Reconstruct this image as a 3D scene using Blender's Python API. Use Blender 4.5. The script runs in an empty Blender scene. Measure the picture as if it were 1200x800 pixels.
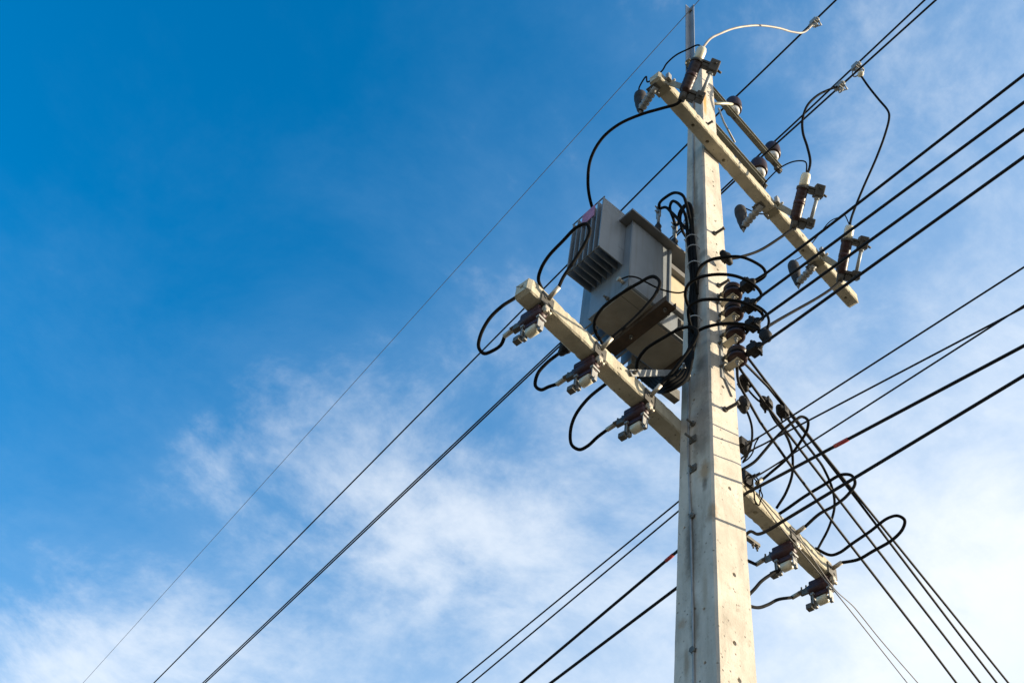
import bpy, bmesh, math, random
from mathutils import Vector, Matrix
random.seed(7)
R = math.radians
sc = bpy.context.scene
col = sc.collection

# ------------------------------------------------------------------ camera
FPX, AZ, EL, ROLL = 1300.03, 1.019365, 0.887644, 0.191465
CAM = Vector((-3.01415, -2.75646, 1.6))
FW = Vector((math.cos(EL)*math.cos(AZ), math.cos(EL)*math.sin(AZ), math.sin(EL)))
_r = Vector((math.sin(AZ), -math.cos(AZ), 0)); _u = _r.cross(FW)
RT = _r*math.cos(ROLL) + _u*math.sin(ROLL)
UP = -_r*math.sin(ROLL) + _u*math.cos(ROLL)
cd = bpy.data.cameras.new('camera'); cam = bpy.data.objects.new('camera', cd); col.objects.link(cam)
cd.sensor_width = 36; cd.lens = 36*FPX/1200; cd.clip_start = 0.05; cd.clip_end = 5000
cam.matrix_world = Matrix((RT, UP, -FW)).transposed().to_4x4()
cam.location = CAM
sc.camera = cam

# ------------------------------------------------------------------ light
SUN_AZ, SUN_EL = R(-37), R(16)          # azimuth counted from +X
sdir = Vector((math.cos(SUN_EL)*math.cos(SUN_AZ), math.cos(SUN_EL)*math.sin(SUN_AZ), math.sin(SUN_EL)))
sl = bpy.data.lights.new('sun', 'SUN'); so = bpy.data.objects.new('sun', sl); col.objects.link(so)
sl.energy = 5.0; sl.angle = R(0.53); sl.color = (1.0, 0.85, 0.63)
so.rotation_euler = (-sdir).to_track_quat('-Z', 'Y').to_euler()
so.location = (0, 0, 30)

world = bpy.data.worlds.new('World'); sc.world = world; world.use_nodes = True
SKY_STRENGTH = 0.128
def build_world():
    nt = world.node_tree; N = nt.nodes; L = nt.links
    for n in list(N): N.remove(n)
    out = N.new('ShaderNodeOutputWorld'); bg = N.new('ShaderNodeBackground')
    bg.inputs['Strength'].default_value = SKY_STRENGTH
    L.new(bg.outputs[0], out.inputs[0])
    sky = N.new('ShaderNodeTexSky'); sky.sky_type = 'NISHITA'; sky.sun_disc = False
    sky.sun_elevation = SUN_EL; sky.sun_rotation = math.pi/2 - SUN_AZ
    sky.air_density = 1.0; sky.dust_density = 0.25; sky.ozone_density = 2.0; sky.altitude = 0
    hs = N.new('ShaderNodeHueSaturation'); hs.inputs['Saturation'].default_value = 1.62; hs.inputs['Value'].default_value = 1.14
    hs.inputs['Hue'].default_value = 0.497
    L.new(sky.outputs[0], hs.inputs['Color'])
    tc = N.new('ShaderNodeTexCoord'); sep = N.new('ShaderNodeSeparateXYZ'); L.new(tc.outputs['Generated'], sep.inputs[0])
    def mth(op, a, b=None, c=None, clamp=False):
        n = N.new('ShaderNodeMath'); n.operation = op; n.use_clamp = clamp
        for i, v in enumerate((a, b, c)):
            if v is None: continue
            if isinstance(v, (int, float)): n.inputs[i].default_value = v
            else: L.new(v, n.inputs[i])
        return n.outputs[0]
    den = mth('ADD', mth('MAXIMUM', sep.outputs[2], 0.0), 0.12)
    cx = mth('DIVIDE', sep.outputs[0], den); cy = mth('DIVIDE', sep.outputs[1], den)
    cmb = N.new('ShaderNodeCombineXYZ'); L.new(cx, cmb.inputs[0]); L.new(cy, cmb.inputs[1])
    def noise(scale, detail, rough, dist, off):
        mp = N.new('ShaderNodeMapping'); L.new(cmb.outputs[0], mp.inputs[0]); mp.inputs['Location'].default_value = off
        n = N.new('ShaderNodeTexNoise'); L.new(mp.outputs[0], n.inputs['Vector'])
        n.inputs['Scale'].default_value = scale; n.inputs['Detail'].default_value = detail
        n.inputs['Roughness'].default_value = rough; n.inputs['Distortion'].default_value = dist
        return n.outputs[0]
    n1 = noise(3.2, 13, 0.64, 0.25, (5.1, 9.4, 0.9))
    n2 = noise(11.0, 10, 0.64, 0.3, (0.4, 5.2, 1.1))
    # cloud banks: broad soft masses in the layer, each a direction and a width
    cover = None
    for (px, py, wd, amp) in CLOUD_BANKS:
        d = pray(px, py).normalized()
        q = Vector((d.x/(d.z+.12), d.y/(d.z+.12), 0))
        dv = N.new('ShaderNodeVectorMath'); dv.operation = 'DISTANCE'; L.new(cmb.outputs[0], dv.inputs[0]); dv.inputs[1].default_value = q
        g = mth('POWER', 2.718, mth('MULTIPLY', mth('POWER', mth('DIVIDE', dv.outputs['Value'], wd), 2.0), -1.0))
        g = mth('MULTIPLY', g, amp*0.82)
        cover = g if cover is None else mth('ADD', cover, g)
    # haze thickens towards the horizon and towards the sun's side of the sky
    sd = N.new('ShaderNodeVectorMath'); sd.operation = 'DOT_PRODUCT'; L.new(tc.outputs['Generated'], sd.inputs[0])
    sd.inputs[1].default_value = (0.807*math.cos(SUN_AZ), 0.807*math.sin(SUN_AZ), -1.45)
    haze = mth('MINIMUM', mth('MULTIPLY', mth('POWER', mth('MAXIMUM', mth('ADD', mth('ADD', sd.outputs['Value'], mth('MULTIPLY', mth('SUBTRACT', n1, 0.5), 0.55)), HAZE0), 0.0), 1.55), 0.98), 0.90)
    s = mth('ADD', mth('MULTIPLY', mth('SUBTRACT', n1, 0.5), 1.5), mth('MULTIPLY', mth('SUBTRACT', n2, 0.5), 0.75))
    s = mth('ADD', s, cover); s = mth('ADD', s, mth('SUBTRACT', mth('MULTIPLY', mth('MINIMUM', haze, 0.4), 0.85), 0.10))
    mr = N.new('ShaderNodeMapRange'); mr.interpolation_type = 'SMOOTHSTEP'
    L.new(s, mr.inputs[0]); mr.inputs[1].default_value = 0.05; mr.inputs[2].default_value = 0.95; mr.inputs[3].default_value = 0.0; mr.inputs[4].default_value = 0.62
    mx = N.new('ShaderNodeMix'); mx.data_type = 'RGBA'; L.new(hs.outputs[0], mx.inputs[6])
    hc = N.new('ShaderNodeMix'); hc.data_type = 'RGBA'; L.new(mth('POWER', haze, 0.7), hc.inputs[0]); hc.inputs[6].default_value = HAZE_COL; hc.inputs[7].default_value = CLOUD_COL
    L.new(haze, mx.inputs[0]); L.new(hc.outputs[2], mx.inputs[7])
    m2 = N.new('ShaderNodeMix'); m2.data_type = 'RGBA'; L.new(mr.outputs[0], m2.inputs[0]); L.new(mx.outputs[2], m2.inputs[6]); m2.inputs[7].default_value = CLOUD_COL
    L.new(m2.outputs[2], bg.inputs['Color'])
HAZE0 = 1.52
CLOUD_BANKS = [(560, 590, 0.13, 0.32), (450, 630, 0.10, 0.30), (530, 700, 0.10, 0.22), (290, 530, 0.08, 0.34), (360, 480, 0.10, 0.16), (60, 790, 0.13, 0.34), (85, 685, 0.03, .16), (210, 730, 0.08, .24), (620, 640, 0.10, 0.16),
               (700, 540, 0.12, 0.16), (1140, 660, 0.2, 0.26), (940, 420, 0.06, 0.12), (1120, 120, 0.05, 0.12)]
CLOUD_COL = (4.15, 4.3, 4.45, 1)
HAZE_COL = (1.25, 2.6, 4.1, 1)
def pray(x, y): return FW + RT*((x-600)/FPX) + UP*((400-y)/FPX)
build_world()
sc.view_settings.view_transform = 'Standard'; sc.view_settings.look = 'None'
sc.view_settings.gamma = 1; sc.view_settings.use_curve_mapping = False
sc.view_settings.exposure = 1.0
sc.render.engine = 'CYCLES'

# ------------------------------------------------------------------ pixels to points
def W(x, y, X=None, Y=None, Z=None, A=None, D=None):
    """point on the ray of photo pixel (x, y) where it meets a plane: X / Y / Z = const, arm-frame y = A, or depth D"""
    d = pray(x, y)
    if X is not None: t = (X-CAM.x)/d.x
    elif Y is not None: t = (Y-CAM.y)/d.y
    elif Z is not None: t = (Z-CAM.z)/d.z
    elif A is not None:
        n = Vector((-math.sin(AY), math.cos(AY), 0)); t = (A-CAM.dot(n))/d.dot(n)
    else: t = D
    return CAM + d*t
def depth(P): return (P-CAM).dot(FW)
AY = 0.113                                  # the arms stand at this angle to the pole faces
CA, SA = math.cos(AY), math.sin(AY)
def Aw(x, y, z): return Vector((x*CA-y*SA, x*SA+y*CA, z))
def toA(P): return Vector((P.x*CA+P.y*SA, -P.x*SA+P.y*CA, P.z))
def hw(z): return 0.159355 - 0.0082822*z    # half width of the pole

# ------------------------------------------------------------------ materials
def new_mat(name):
    m = bpy.data.materials.new(name); m.use_nodes = True
    nt = m.node_tree; b = nt.nodes['Principled BSDF']
    return m, nt, b
def simple(name, c, rough=0.6, metal=0.0, var=0.25, scale=30, bump=0.15, bscale=None, spec=0.5, dirt=None, dirt_amt=0.5, coat=0, streak=0):
    m, nt, b = new_mat(name); N = nt.nodes; L = nt.links
    tc = N.new('ShaderNodeTexCoord'); no = N.new('ShaderNodeTexNoise'); L.new(tc.outputs['Object'], no.inputs['Vector'])
    oi = N.new('ShaderNodeObjectInfo')
    no.inputs['Scale'].default_value = scale; no.inputs['Detail'].default_value = 6
    rp = N.new('ShaderNodeValToRGB'); L.new(no.outputs[0], rp.inputs[0])
    e = rp.color_ramp.elements
    e[0].position = 0.3; e[1].position = 0.72
    e[0].color = (*[v*(1-var) for v in c], 1); e[1].color = (*[min(1, v*(1+var)) for v in c], 1)
    src = rp.outputs[0]
    if dirt:
        n2 = N.new('ShaderNodeTexNoise'); L.new(tc.outputs['Object'], n2.inputs['Vector'])
        n2.inputs['Scale'].default_value = scale*0.35; n2.inputs['Detail'].default_value = 8; n2.inputs['Roughness'].default_value = 0.7
        r2 = N.new('ShaderNodeValToRGB'); L.new(n2.outputs[0], r2.inputs[0])
        r2.color_ramp.elements[0].position = 0.52; r2.color_ramp.elements[1].position = 0.72
        r2.color_ramp.elements[0].color = (0, 0, 0, 1); r2.color_ramp.elements[1].color = (dirt_amt,)*3+(1,)
        mx = N.new('ShaderNodeMix'); mx.data_type = 'RGBA'; L.new(r2.outputs[0], mx.inputs[0]); L.new(src, mx.inputs[6]); mx.inputs[7].default_value = (*dirt, 1)
        src = mx.outputs[2]
    if streak:
        mp = N.new('ShaderNodeMapping'); L.new(tc.outputs['Object'], mp.inputs[0]); mp.inputs['Scale'].default_value = (1, 1, 0.07)
        n3 = N.new('ShaderNodeTexNoise'); L.new(mp.outputs[0], n3.inputs['Vector']); n3.inputs['Scale'].default_value = 26; n3.inputs['Detail'].default_value = 6
        r3 = N.new('ShaderNodeMapRange'); L.new(n3.outputs[0], r3.inputs[0]); r3.inputs[1].default_value = 0.5; r3.inputs[2].default_value = 0.75; r3.inputs[4].default_value = streak
        mx = N.new('ShaderNodeMix'); mx.data_type = 'RGBA'; L.new(r3.outputs[0], mx.inputs[0]); L.new(src, mx.inputs[6]); mx.inputs[7].default_value = (0.10, 0.085, 0.065, 1)
        src = mx.outputs[2]
    L.new(src, b.inputs['Base Color'])
    b.inputs['Roughness'].default_value = rough; b.inputs['Metallic'].default_value = metal
    b.inputs['Specular IOR Level'].default_value = spec; b.inputs['Coat Weight'].default_value = coat
    if bump:
        bn = N.new('ShaderNodeTexNoise'); L.new(tc.outputs['Object'], bn.inputs['Vector']); bn.inputs['Scale'].default_value = bscale or scale*3; bn.inputs['Detail'].default_value = 4
        bp = N.new('ShaderNodeBump'); bp.inputs['Strength'].default_value = bump; bp.inputs['Distance'].default_value = 0.004
        L.new(bn.outputs[0], bp.inputs['Height']); L.new(bp.outputs[0], b.inputs['Normal'])
    return m

def concrete(name, c0, c1, stains=(), pits=True):
    """cast concrete: mottling, dark weathering streaks, air-bubble pits and stains at given places"""
    m, nt, b = new_mat(name); N = nt.nodes; L = nt.links
    tc = N.new('ShaderNodeTexCoord'); P = tc.outputs['Object']
    def nz(scale, detail=6, rough=0.6, stretch=None):
        mp = N.new('ShaderNodeMapping'); L.new(P, mp.inputs[0])
        if stretch: mp.inputs['Scale'].default_value = stretch
        n = N.new('ShaderNodeTexNoise'); L.new(mp.outputs[0], n.inputs['Vector'])
        n.inputs['Scale'].default_value = scale; n.inputs['Detail'].default_value = detail; n.inputs['Roughness'].default_value = rough
        return n.outputs[0]
    def ramp(src, p0, p1, a=0.0, bb=1.0):
        r = N.new('ShaderNodeMapRange'); L.new(src, r.inputs[0]); r.inputs[1].default_value = p0; r.inputs[2].default_value = p1
        r.inputs[3].default_value = a; r.inputs[4].default_value = bb; return r.outputs[0]
    def mix(f, A, B):
        x = N.new('ShaderNodeMix'); x.data_type = 'RGBA'
        L.new(f, x.inputs[0])
        for i, v in ((6, A), (7, B)):
            if isinstance(v, tuple): x.inputs[i].default_value = (*v, 1)
            else: L.new(v, x.inputs[i])
        return x.outputs[2]
    base = mix(ramp(nz(6.5, 8, 0.62), 0.32, 0.68), c0, c1)
    streak = ramp(nz(9, 7, 0.68, (1, 1, 0.16)), 0.50, 0.74, 0, 0.62)
    base = mix(streak, base, (0.20, 0.18, 0.145))
    blot = ramp(nz(23, 5, 0.7), 0.58, 0.72, 0, 0.45)
    base = mix(blot, base, (0.16, 0.135, 0.10))
    for (pt, rx, rz, colr, amt) in stains:
        mp = N.new('ShaderNodeMapping'); L.new(P, mp.inputs[0]); mp.vector_type = 'TEXTURE'
        mp.inputs['Location'].default_value = pt; mp.inputs['Scale'].default_value = (rx, rx, rz)
        ln = N.new('ShaderNodeVectorMath'); ln.operation = 'LENGTH'; L.new(mp.outputs[0], ln.inputs[0])
        nn = nz(28, 5, 0.7)
        ad = N.new('ShaderNodeMath'); ad.operation = 'MULTIPLY_ADD'; L.new(nn, ad.inputs[0]); ad.inputs[1].default_value = 1.1; L.new(ln.outputs['Value'], ad.inputs[2])
        base = mix(ramp(ad.outputs[0], 1.75, 0.95, 0, amt), base, colr)
    h = nz(120, 4, 0.6)
    if pits:
        mp = N.new('ShaderNodeMapping'); L.new(P, mp.inputs[0])
        v = N.new('ShaderNodeTexVoronoi'); v.inputs['Scale'].default_value = 30; L.new(mp.outputs[0], v.inputs['Vector'])
        v.inputs['Randomness'].default_value = 1
        pit = ramp(v.outputs['Distance'], 0.10, 0.19, 0, 1)
        keep = ramp(nz(9, 3), 0.47, 0.57, 1, 0)
        mm = N.new('ShaderNodeMath'); mm.operation = 'MAXIMUM'; L.new(pit, mm.inputs[0]); L.new(keep, mm.inputs[1])
        ad = N.new('ShaderNodeMath'); ad.operation = 'MULTIPLY_ADD'; L.new(mm.outputs[0], ad.inputs[0]); ad.inputs[1].default_value = 1.2; L.new(h, ad.inputs[2]); h = ad.outputs[0]
        inv = N.new('ShaderNodeMath'); inv.operation = 'MULTIPLY_ADD'; L.new(mm.outputs[0], inv.inputs[0]); inv.inputs[1].default_value = -0.8; inv.inputs[2].default_value = 0.8
        base = mix(inv.outputs[0], base, (0.12, 0.10, 0.08))
    L.new(base, b.inputs['Base Color']); b.inputs['Roughness'].default_value = 0.88; b.inputs['Specular IOR Level'].default_value = 0.25
    bp = N.new('ShaderNodeBump'); bp.inputs['Strength'].default_value = 0.55; bp.inputs['Distance'].default_value = 0.004
    L.new(h, bp.inputs['Height']); L.new(bp.outputs[0], b.inputs['Normal'])
    return m

M = {}
M['cable'] = simple('black_cable', (0.012, 0.012, 0.012), 0.7, 0, 0.3, 14, 0.0, spec=0.02, dirt=(0.024, 0.021, 0.018), dirt_amt=0.4)
M['line'] = simple('line_conductor', (0.013, 0.013, 0.014), 0.6, 0, 0.2, 6, 0.0, spec=0.14)
M['bare'] = simple('bare_conductor', (0.10, 0.095, 0.09), 0.6, 0.2, 0.1, 4, 0.0)
M['copper'] = simple('tinned_copper', (0.30, 0.265, 0.22), 0.55, 0.1, 0.25, 9, 0.0)
M['galv'] = simple('galvanised_steel', (0.27, 0.275, 0.27), 0.6, 0.3, 0.2, 18, 0.0, dirt=(0.17, 0.145, 0.11), dirt_amt=0.6)
M['galv_dark'] = simple('weathered_steel', (0.12, 0.115, 0.10), 0.65, 0.3, 0.35, 25, 0.05, dirt=(0.12, 0.075, 0.045), dirt_amt=0.6)
M['bracket'] = simple('bracket_steel', (0.055, 0.051, 0.043), 0.65, 0.1, 0.35, 30, 0.05, dirt=(0.09, 0.06, 0.038), dirt_amt=0.4)
M['channel'] = simple('painted_channel', (0.23, 0.225, 0.18), 0.6, 0.3, 0.25, 12, 0.15, dirt=(0.14, 0.115, 0.08), dirt_amt=0.6)
M['channel2'] = simple('painted_bracket', (0.27, 0.24, 0.165), 0.6, 0.2, 0.25, 14, 0.15, dirt=(0.14, 0.10, 0.06), dirt_amt=0.6)
M['clevis'] = simple('clevis_steel', (0.42, 0.39, 0.31), 0.6, 0.1, 0.2, 18, 0.05, dirt=(0.2, 0.16, 0.10), dirt_amt=0.5)
M['brown'] = simple('brown_porcelain', (0.032, 0.015, 0.014), 0.4, 0, 0.25, 12, 0.02, spec=0.25)
M['purple'] = simple('dark_porcelain', (0.045, 0.021, 0.024), 0.45, 0, 0.25, 12, 0.02, spec=0.25)
M['cream'] = simple('cream_porcelain', (0.62, 0.58, 0.44), 0.35, 0, 0.12, 10, 0.03, dirt=(0.35, 0.28, 0.18), dirt_amt=0.4)
M['white'] = simple('white_porcelain', (0.60, 0.60, 0.58), 0.3, 0, 0.1, 10, 0.02, dirt=(0.32, 0.29, 0.24), dirt_amt=0.4)
M['tube'] = simple('fibre_tube', (0.34, 0.37, 0.38), 0.45, 0, 0.15, 25, 0.05)
M['mast'] = simple('mast_steel', (0.26, 0.28, 0.30), 0.5, 0.4, 0.12, 4, 0.03)
M['hood'] = simple('dark_polymer', (0.019, 0.016, 0.014), 0.8, 0, 0.3, 14, 0.1)
M['conn'] = simple('connector_plastic', (0.013, 0.013, 0.014), 0.65, 0, 0.35, 30, 0.1, spec=0.2)
M['paint'] = simple('grey_enamel', (0.182, 0.202, 0.218), 0.45, 0, 0.10, 5, 0.04, bscale=60, dirt=(0.135, 0.135, 0.130), dirt_amt=0.5, streak=0.4)
M['paint_lid'] = simple('grey_enamel_lid', (0.15, 0.15, 0.148), 0.5, 0, 0.2, 8, 0.06, dirt=(0.12, 0.09, 0.06), dirt_amt=0.5)
M['rust'] = simple('rusted_steel', (0.055, 0.034, 0.020), 0.85, 0.0, 0.6, 9, 0.4, dirt=(0.05, 0.035, 0.025), dirt_amt=0.8)
M['under'] = simple('beige_plate', (0.25, 0.228, 0.185), 0.7, 0, 0.2, 6, 0.05, dirt=(0.20, 0.15, 0.10), dirt_amt=0.6)  # beige tone for the tank bottom, apart from the grey enamel
M['tan'] = simple('painted_sun_tan', (0.46, 0.39, 0.27), 0.6, 0, 0.12, 6, 0.03)  # sunlit tone of the grey tank, put into the colour
M['pink'] = simple('faded_red_plate', (0.40, 0.14, 0.20), 0.5, 0, 0.2, 20, 0)
M['red'] = simple('red_sleeve', (0.35, 0.03, 0.025), 0.5, 0, 0.2, 30, 0)
M['tie'] = simple('pale_tie', (0.42, 0.44, 0.46), 0.5, 0.2, 0.2, 30, 0)
M['lug'] = simple('tinned_lug', (0.40, 0.36, 0.29), 0.5, 0.3, 0.25, 20, 0.03)
M['ground'] = simple('dry_ground', (0.11, 0.095, 0.072), 0.95, 0, 0.3, 0.6, 0.5, bscale=8, dirt=(0.07, 0.075, 0.04), dirt_amt=0.8)
_hx = W(826, 122, Y=-0.085)
_rs = random.Random(21)
_sp = []
for _i in range(11):
    _z = _rs.uniform(4.4, 8.6); _sp.append((Vector((-hw(_z), _rs.uniform(-.09, .09), _z)), _rs.uniform(.015, .05), _rs.uniform(.04, .28), _rs.choice([(.15, .135, .11), (.20, .17, .13), (.13, .12, .105)]), _rs.uniform(.45, .75)))
M['pole'] = concrete('pole_concrete', (0.42, 0.380, 0.32), (0.56, 0.515, 0.445), stains=_sp+[
    (W(826, 118, Y=-0.079), 0.022, 0.26, (0.55, 0.24, 0.03), 0.85),
    (W(813, 120, X=-0.079), 0.018, 0.24, (0.30, 0.12, 0.03), 0.8),
    (W(826, 551, X=-0.113), 0.045, 0.075, (0.33, 0.20, 0.09), 0.7),
    (W(834, 595, X=-0.117), 0.03, 0.05, (0.30, 0.19, 0.09), 0.6),
    (W(799, 730, X=-0.122), 0.03, 0.03, (0.30, 0.19, 0.10), 0.5),
    (W(826, 690, X=-0.121), 0.02, 0.12, (0.26, 0.20, 0.13), 0.5),
    (W(822, 490, X=-0.112), 0.06, 0.22, (0.20, 0.185, 0.16), 0.6), (W(822, 520, X=-0.112), 0.05, 0.10, (0.17, 0.155, 0.13), 0.6), (W(826, 566, X=-0.114), 0.02, 0.05, (0.10, 0.08, 0.06), 0.7),
    (W(828, 420, X=-0.107), 0.04, 0.5, (0.22, 0.21, 0.19), 0.5), (W(822, 250, X=-0.095), 0.03, 0.5, (0.24, 0.22, 0.20), 0.5), (W(833, 605, X=-0.116), 0.035, 0.04, (0.22, 0.15, 0.09), 0.6), (W(804, 775, X=-0.124), 0.02, 0.10, (0.24, 0.17, 0.10), 0.6), (W(832, 350, X=-0.10), 0.02, 0.6, (0.25, 0.235, 0.21), 0.5)])
M['arm'] = concrete('arm_concrete', (0.36, 0.325, 0.24), (0.50, 0.46, 0.355), pits=True)

# ------------------------------------------------------------------ mesh builder
class MB:
    def __init__(s): s.v = []; s.f = []; s.sm = []
    def _add(s, vs, fs, smooth):
        o = len(s.v); s.v += [Vector(p) for p in vs]
        for f in fs: s.f.append([i+o for i in f]); s.sm.append(smooth)
        return s
    def box(s, lo, hi, bev=0.0, T=None):
        bm = bmesh.new(); bmesh.ops.create_cube(bm, size=1)
        lo = Vector(lo); hi = Vector(hi); c = (lo+hi)/2; d = hi-lo
        for v in bm.verts: v.co = Vector((v.co.x*d.x, v.co.y*d.y, v.co.z*d.z)) + c
        if bev: bmesh.ops.bevel(bm, geom=list(bm.edges), offset=bev, segments=2, affect='EDGES', profile=0.6)
        bm.verts.index_update()
        vs = [(T @ v.co) if T is not None else v.co.copy() for v in bm.verts]
        fs = [[v.index for v in f.verts] for f in bm.faces]
        bm.free(); return s._add(vs, fs, False)
    def cyl(s, p0, p1, r0, r1=None, n=12, cap=True):
        p0 = Vector(p0); p1 = Vector(p1); r1 = r0 if r1 is None else r1
        ax = (p1-p0).normalized(); a = ax.orthogonal().normalized(); b = ax.cross(a)
        vs = []; fs = []
        for p, r in ((p0, r0), (p1, r1)):
            for i in range(n):
                t = 2*math.pi*i/n; vs.append(p + (a*math.cos(t)+b*math.sin(t))*r)
        for i in range(n): fs.append([i, (i+1) % n, n+(i+1) % n, n+i])
        s._add(vs, fs, True)
        if cap:
            o = len(s.v)-2*n
            s.f.append([o+i for i in range(n)][::-1]); s.sm.append(False)
            s.f.append([o+n+i for i in range(n)]); s.sm.append(False)
        return s
    def lathe(s, prof, p0, ax, n=16):
        """prof: list of (distance along axis, radius)"""
        p0 = Vector(p0); ax = Vector(ax).normalized(); a = ax.orthogonal().normalized(); b = ax.cross(a)
        vs = []; fs = []
        for d, r in prof:
            for i in range(n):
                t = 2*math.pi*i/n; vs.append(p0+ax*d+(a*math.cos(t)+b*math.sin(t))*max(r, 1e-4))
        for k in range(len(prof)-1):
            for i in range(n): fs.append([k*n+i, k*n+(i+1) % n, (k+1)*n+(i+1) % n, (k+1)*n+i])
        fs.append(list(range(n))[::-1]); fs.append([(len(prof)-1)*n+i for i in range(n)])
        return s._add(vs, fs, True)
    def tube(s, pts, r, n=8):
        pts = [Vector(p) for p in pts]; m = len(pts)
        vs = []; fs = []
        t = (pts[1]-pts[0]).normalized(); a = t.orthogonal().normalized()
        for k, p in enumerate(pts):
            t = (pts[min(k+1, m-1)]-pts[max(k-1, 0)]).normalized()
            a = (a - t*a.dot(t)).normalized(); b = t.cross(a)
            rr = r[k] if isinstance(r, (list, tuple)) else r
            for i in range(n):
                u = 2*math.pi*i/n; vs.append(p+(a*math.cos(u)+b*math.sin(u))*rr)
        for k in range(m-1):
            for i in range(n): fs.append([k*n+i, k*n+(i+1) % n, (k+1)*n+(i+1) % n, (k+1)*n+i])
        fs.append(list(range(n))[::-1]); fs.append([(m-1)*n+i for i in range(n)])
        return s._add(vs, fs, True)
    def ring(s, c, ax, R0, r, n=16, k=8):
        c = Vector(c); ax = Vector(ax).normalized(); a = ax.orthogonal().normalized(); b = ax.cross(a)
        vs = []; fs = []
        for i in range(n):
            t = 2*math.pi*i/n; d = a*math.cos(t)+b*math.sin(t)
            for j in range(k):
                u = 2*math.pi*j/k; vs.append(c+d*(R0+r*math.cos(u))+ax*(r*math.sin(u)))
        for i in range(n):
            for j in range(k): fs.append([i*k+j, ((i+1) % n)*k+j, ((i+1) % n)*k+(j+1) % k, i*k+(j+1) % k])
        return s._add(vs, fs, True)
    def prism(s, poly, ax, o, u, v, d0, d1):
        """polygon in the (u, v) plane at o, swept along ax from d0 to d1"""
        o = Vector(o); ax = Vector(ax); u = Vector(u); v = Vector(v); n = len(poly)
        vs = [o+u*x+v*y+ax*d for d in (d0, d1) for x, y in poly]
        fs = [[i, (i+1) % n, n+(i+1) % n, n+i] for i in range(n)]+[list(range(n))[::-1], [n+i for i in range(n)]]
        return s._add(vs, fs, False)
    def bolt(s, p, ax, r=0.012, l=0.03, n=6):
        p = Vector(p); ax = Vector(ax).normalized()
        s.cyl(p, p+ax*l*0.45, r, r, n); s.cyl(p+ax*l*0.4, p+ax*l, r*0.5, r*0.5, 8); return s
    def build(s, name, mat, parent=None, T=None):
        me = bpy.data.meshes.new(name)
        org = parent.location.copy() if parent is not None else None
        vs = s.v if T is None else [T @ p for p in s.v]
        if parent is not None:
            pp = parent
            off = Vector((0, 0, 0))
            while pp is not None: off += pp.location; pp = pp.parent
        else:
            off = sum(vs, Vector((0, 0, 0)))/len(vs)
        me.from_pydata([tuple(p-off) for p in vs], [], s.f)
        me.polygons.foreach_set('use_smooth', s.sm)
        bm = bmesh.new(); bm.from_mesh(me); bmesh.ops.recalc_face_normals(bm, faces=bm.faces); bm.to_mesh(me); bm.free()
        me.update(); me.materials.append(M[mat] if isinstance(mat, str) else mat)
        o = bpy.data.objects.new(name, me); col.objects.link(o)
        if parent is not None: o.parent = parent
        else: o.location = off
        return o
def thing(name, label, cat, loc, group=None):
    o = bpy.data.objects.new(name, None); col.objects.link(o); o.location = loc; o.empty_display_size = 0.1
    return tag(o, label, cat, group)
def tag(o, label, cat, group=None):
    o['label'] = label; o['category'] = cat
    if group: o['group'] = group
    return o
def frame(o, x, y, z):
    """4x4 from an origin and three axes"""
    m = Matrix((Vector(x), Vector(y), Vector(z))).transposed().to_4x4(); m.translation = Vector(o); return m

# ------------------------------------------------------------------ curves through pixels
def catmull(P, k=7):
    """centripetal Catmull-Rom: no overshoot where spacing is uneven"""
    if len(P) < 3: return P
    Q = []
    E = [P[0]*2-P[1]] + P + [P[-1]*2-P[-2]]
    for i in range(1, len(E)-2):
        p0, p1, p2, p3 = E[i-1:i+3]
        t0 = 0.0; t1 = t0+max((p1-p0).length, 1e-6)**.5; t2 = t1+max((p2-p1).length, 1e-6)**.5; t3 = t2+max((p3-p2).length, 1e-6)**.5
        for j in range(k):
            t = t1+(t2-t1)*j/k
            a1 = p0*((t1-t)/(t1-t0))+p1*((t-t0)/(t1-t0)); a2 = p1*((t2-t)/(t2-t1))+p2*((t-t1)/(t2-t1)); a3 = p2*((t3-t)/(t3-t2))+p3*((t-t2)/(t3-t2))
            b1 = a1*((t2-t)/(t2-t0))+a2*((t-t0)/(t2-t0)); b2 = a2*((t3-t)/(t3-t1))+a3*((t-t1)/(t3-t1))
            Q.append(b1*((t2-t)/(t2-t1))+b2*((t-t1)/(t2-t1)))
    Q.append(P[-1]); return Q
def path(pts, k=7):
    """world points as Vectors; (x, y) photo pixels take a depth between their neighbours, (x, y, e) that depth plus e"""
    n = len(pts); dep = [None]*n
    known = [i for i, p in enumerate(pts) if isinstance(p, Vector)]
    for i in known: dep[i] = depth(pts[i])
    for i in range(n):
        if dep[i] is None:
            a = max([q for q in known if q < i], default=None); b = min([q for q in known if q > i], default=None)
            if a is None: d = dep[b]
            elif b is None: d = dep[a]
            else: d = dep[a] + (dep[b]-dep[a])*(i-a)/(b-a)
            dep[i] = d
    P = [p if isinstance(p, Vector) else W(p[0], p[1], D=dep[i]+(p[2] if len(p) > 2 else 0)) for i, p in enumerate(pts)]
    return catmull(P, k)
def extend(P, L=26, lift=True, n=14):
    """carry a conductor on past its last point: same heading, sagging and rising again as a span does"""
    d = P[-1]-P[-2]; hd = Vector((d.x, d.y, 0)); hl = hd.length; hd.normalize(); s = max(-0.10, min(0.0, d.z/hl))
    out = []
    for i in range(1, n+1):
        t = L*i/n; out.append(P[-1]+hd*t+Vector((0, 0, s*t-(s/L)*0.95*t*t)))
    return P+out
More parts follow.
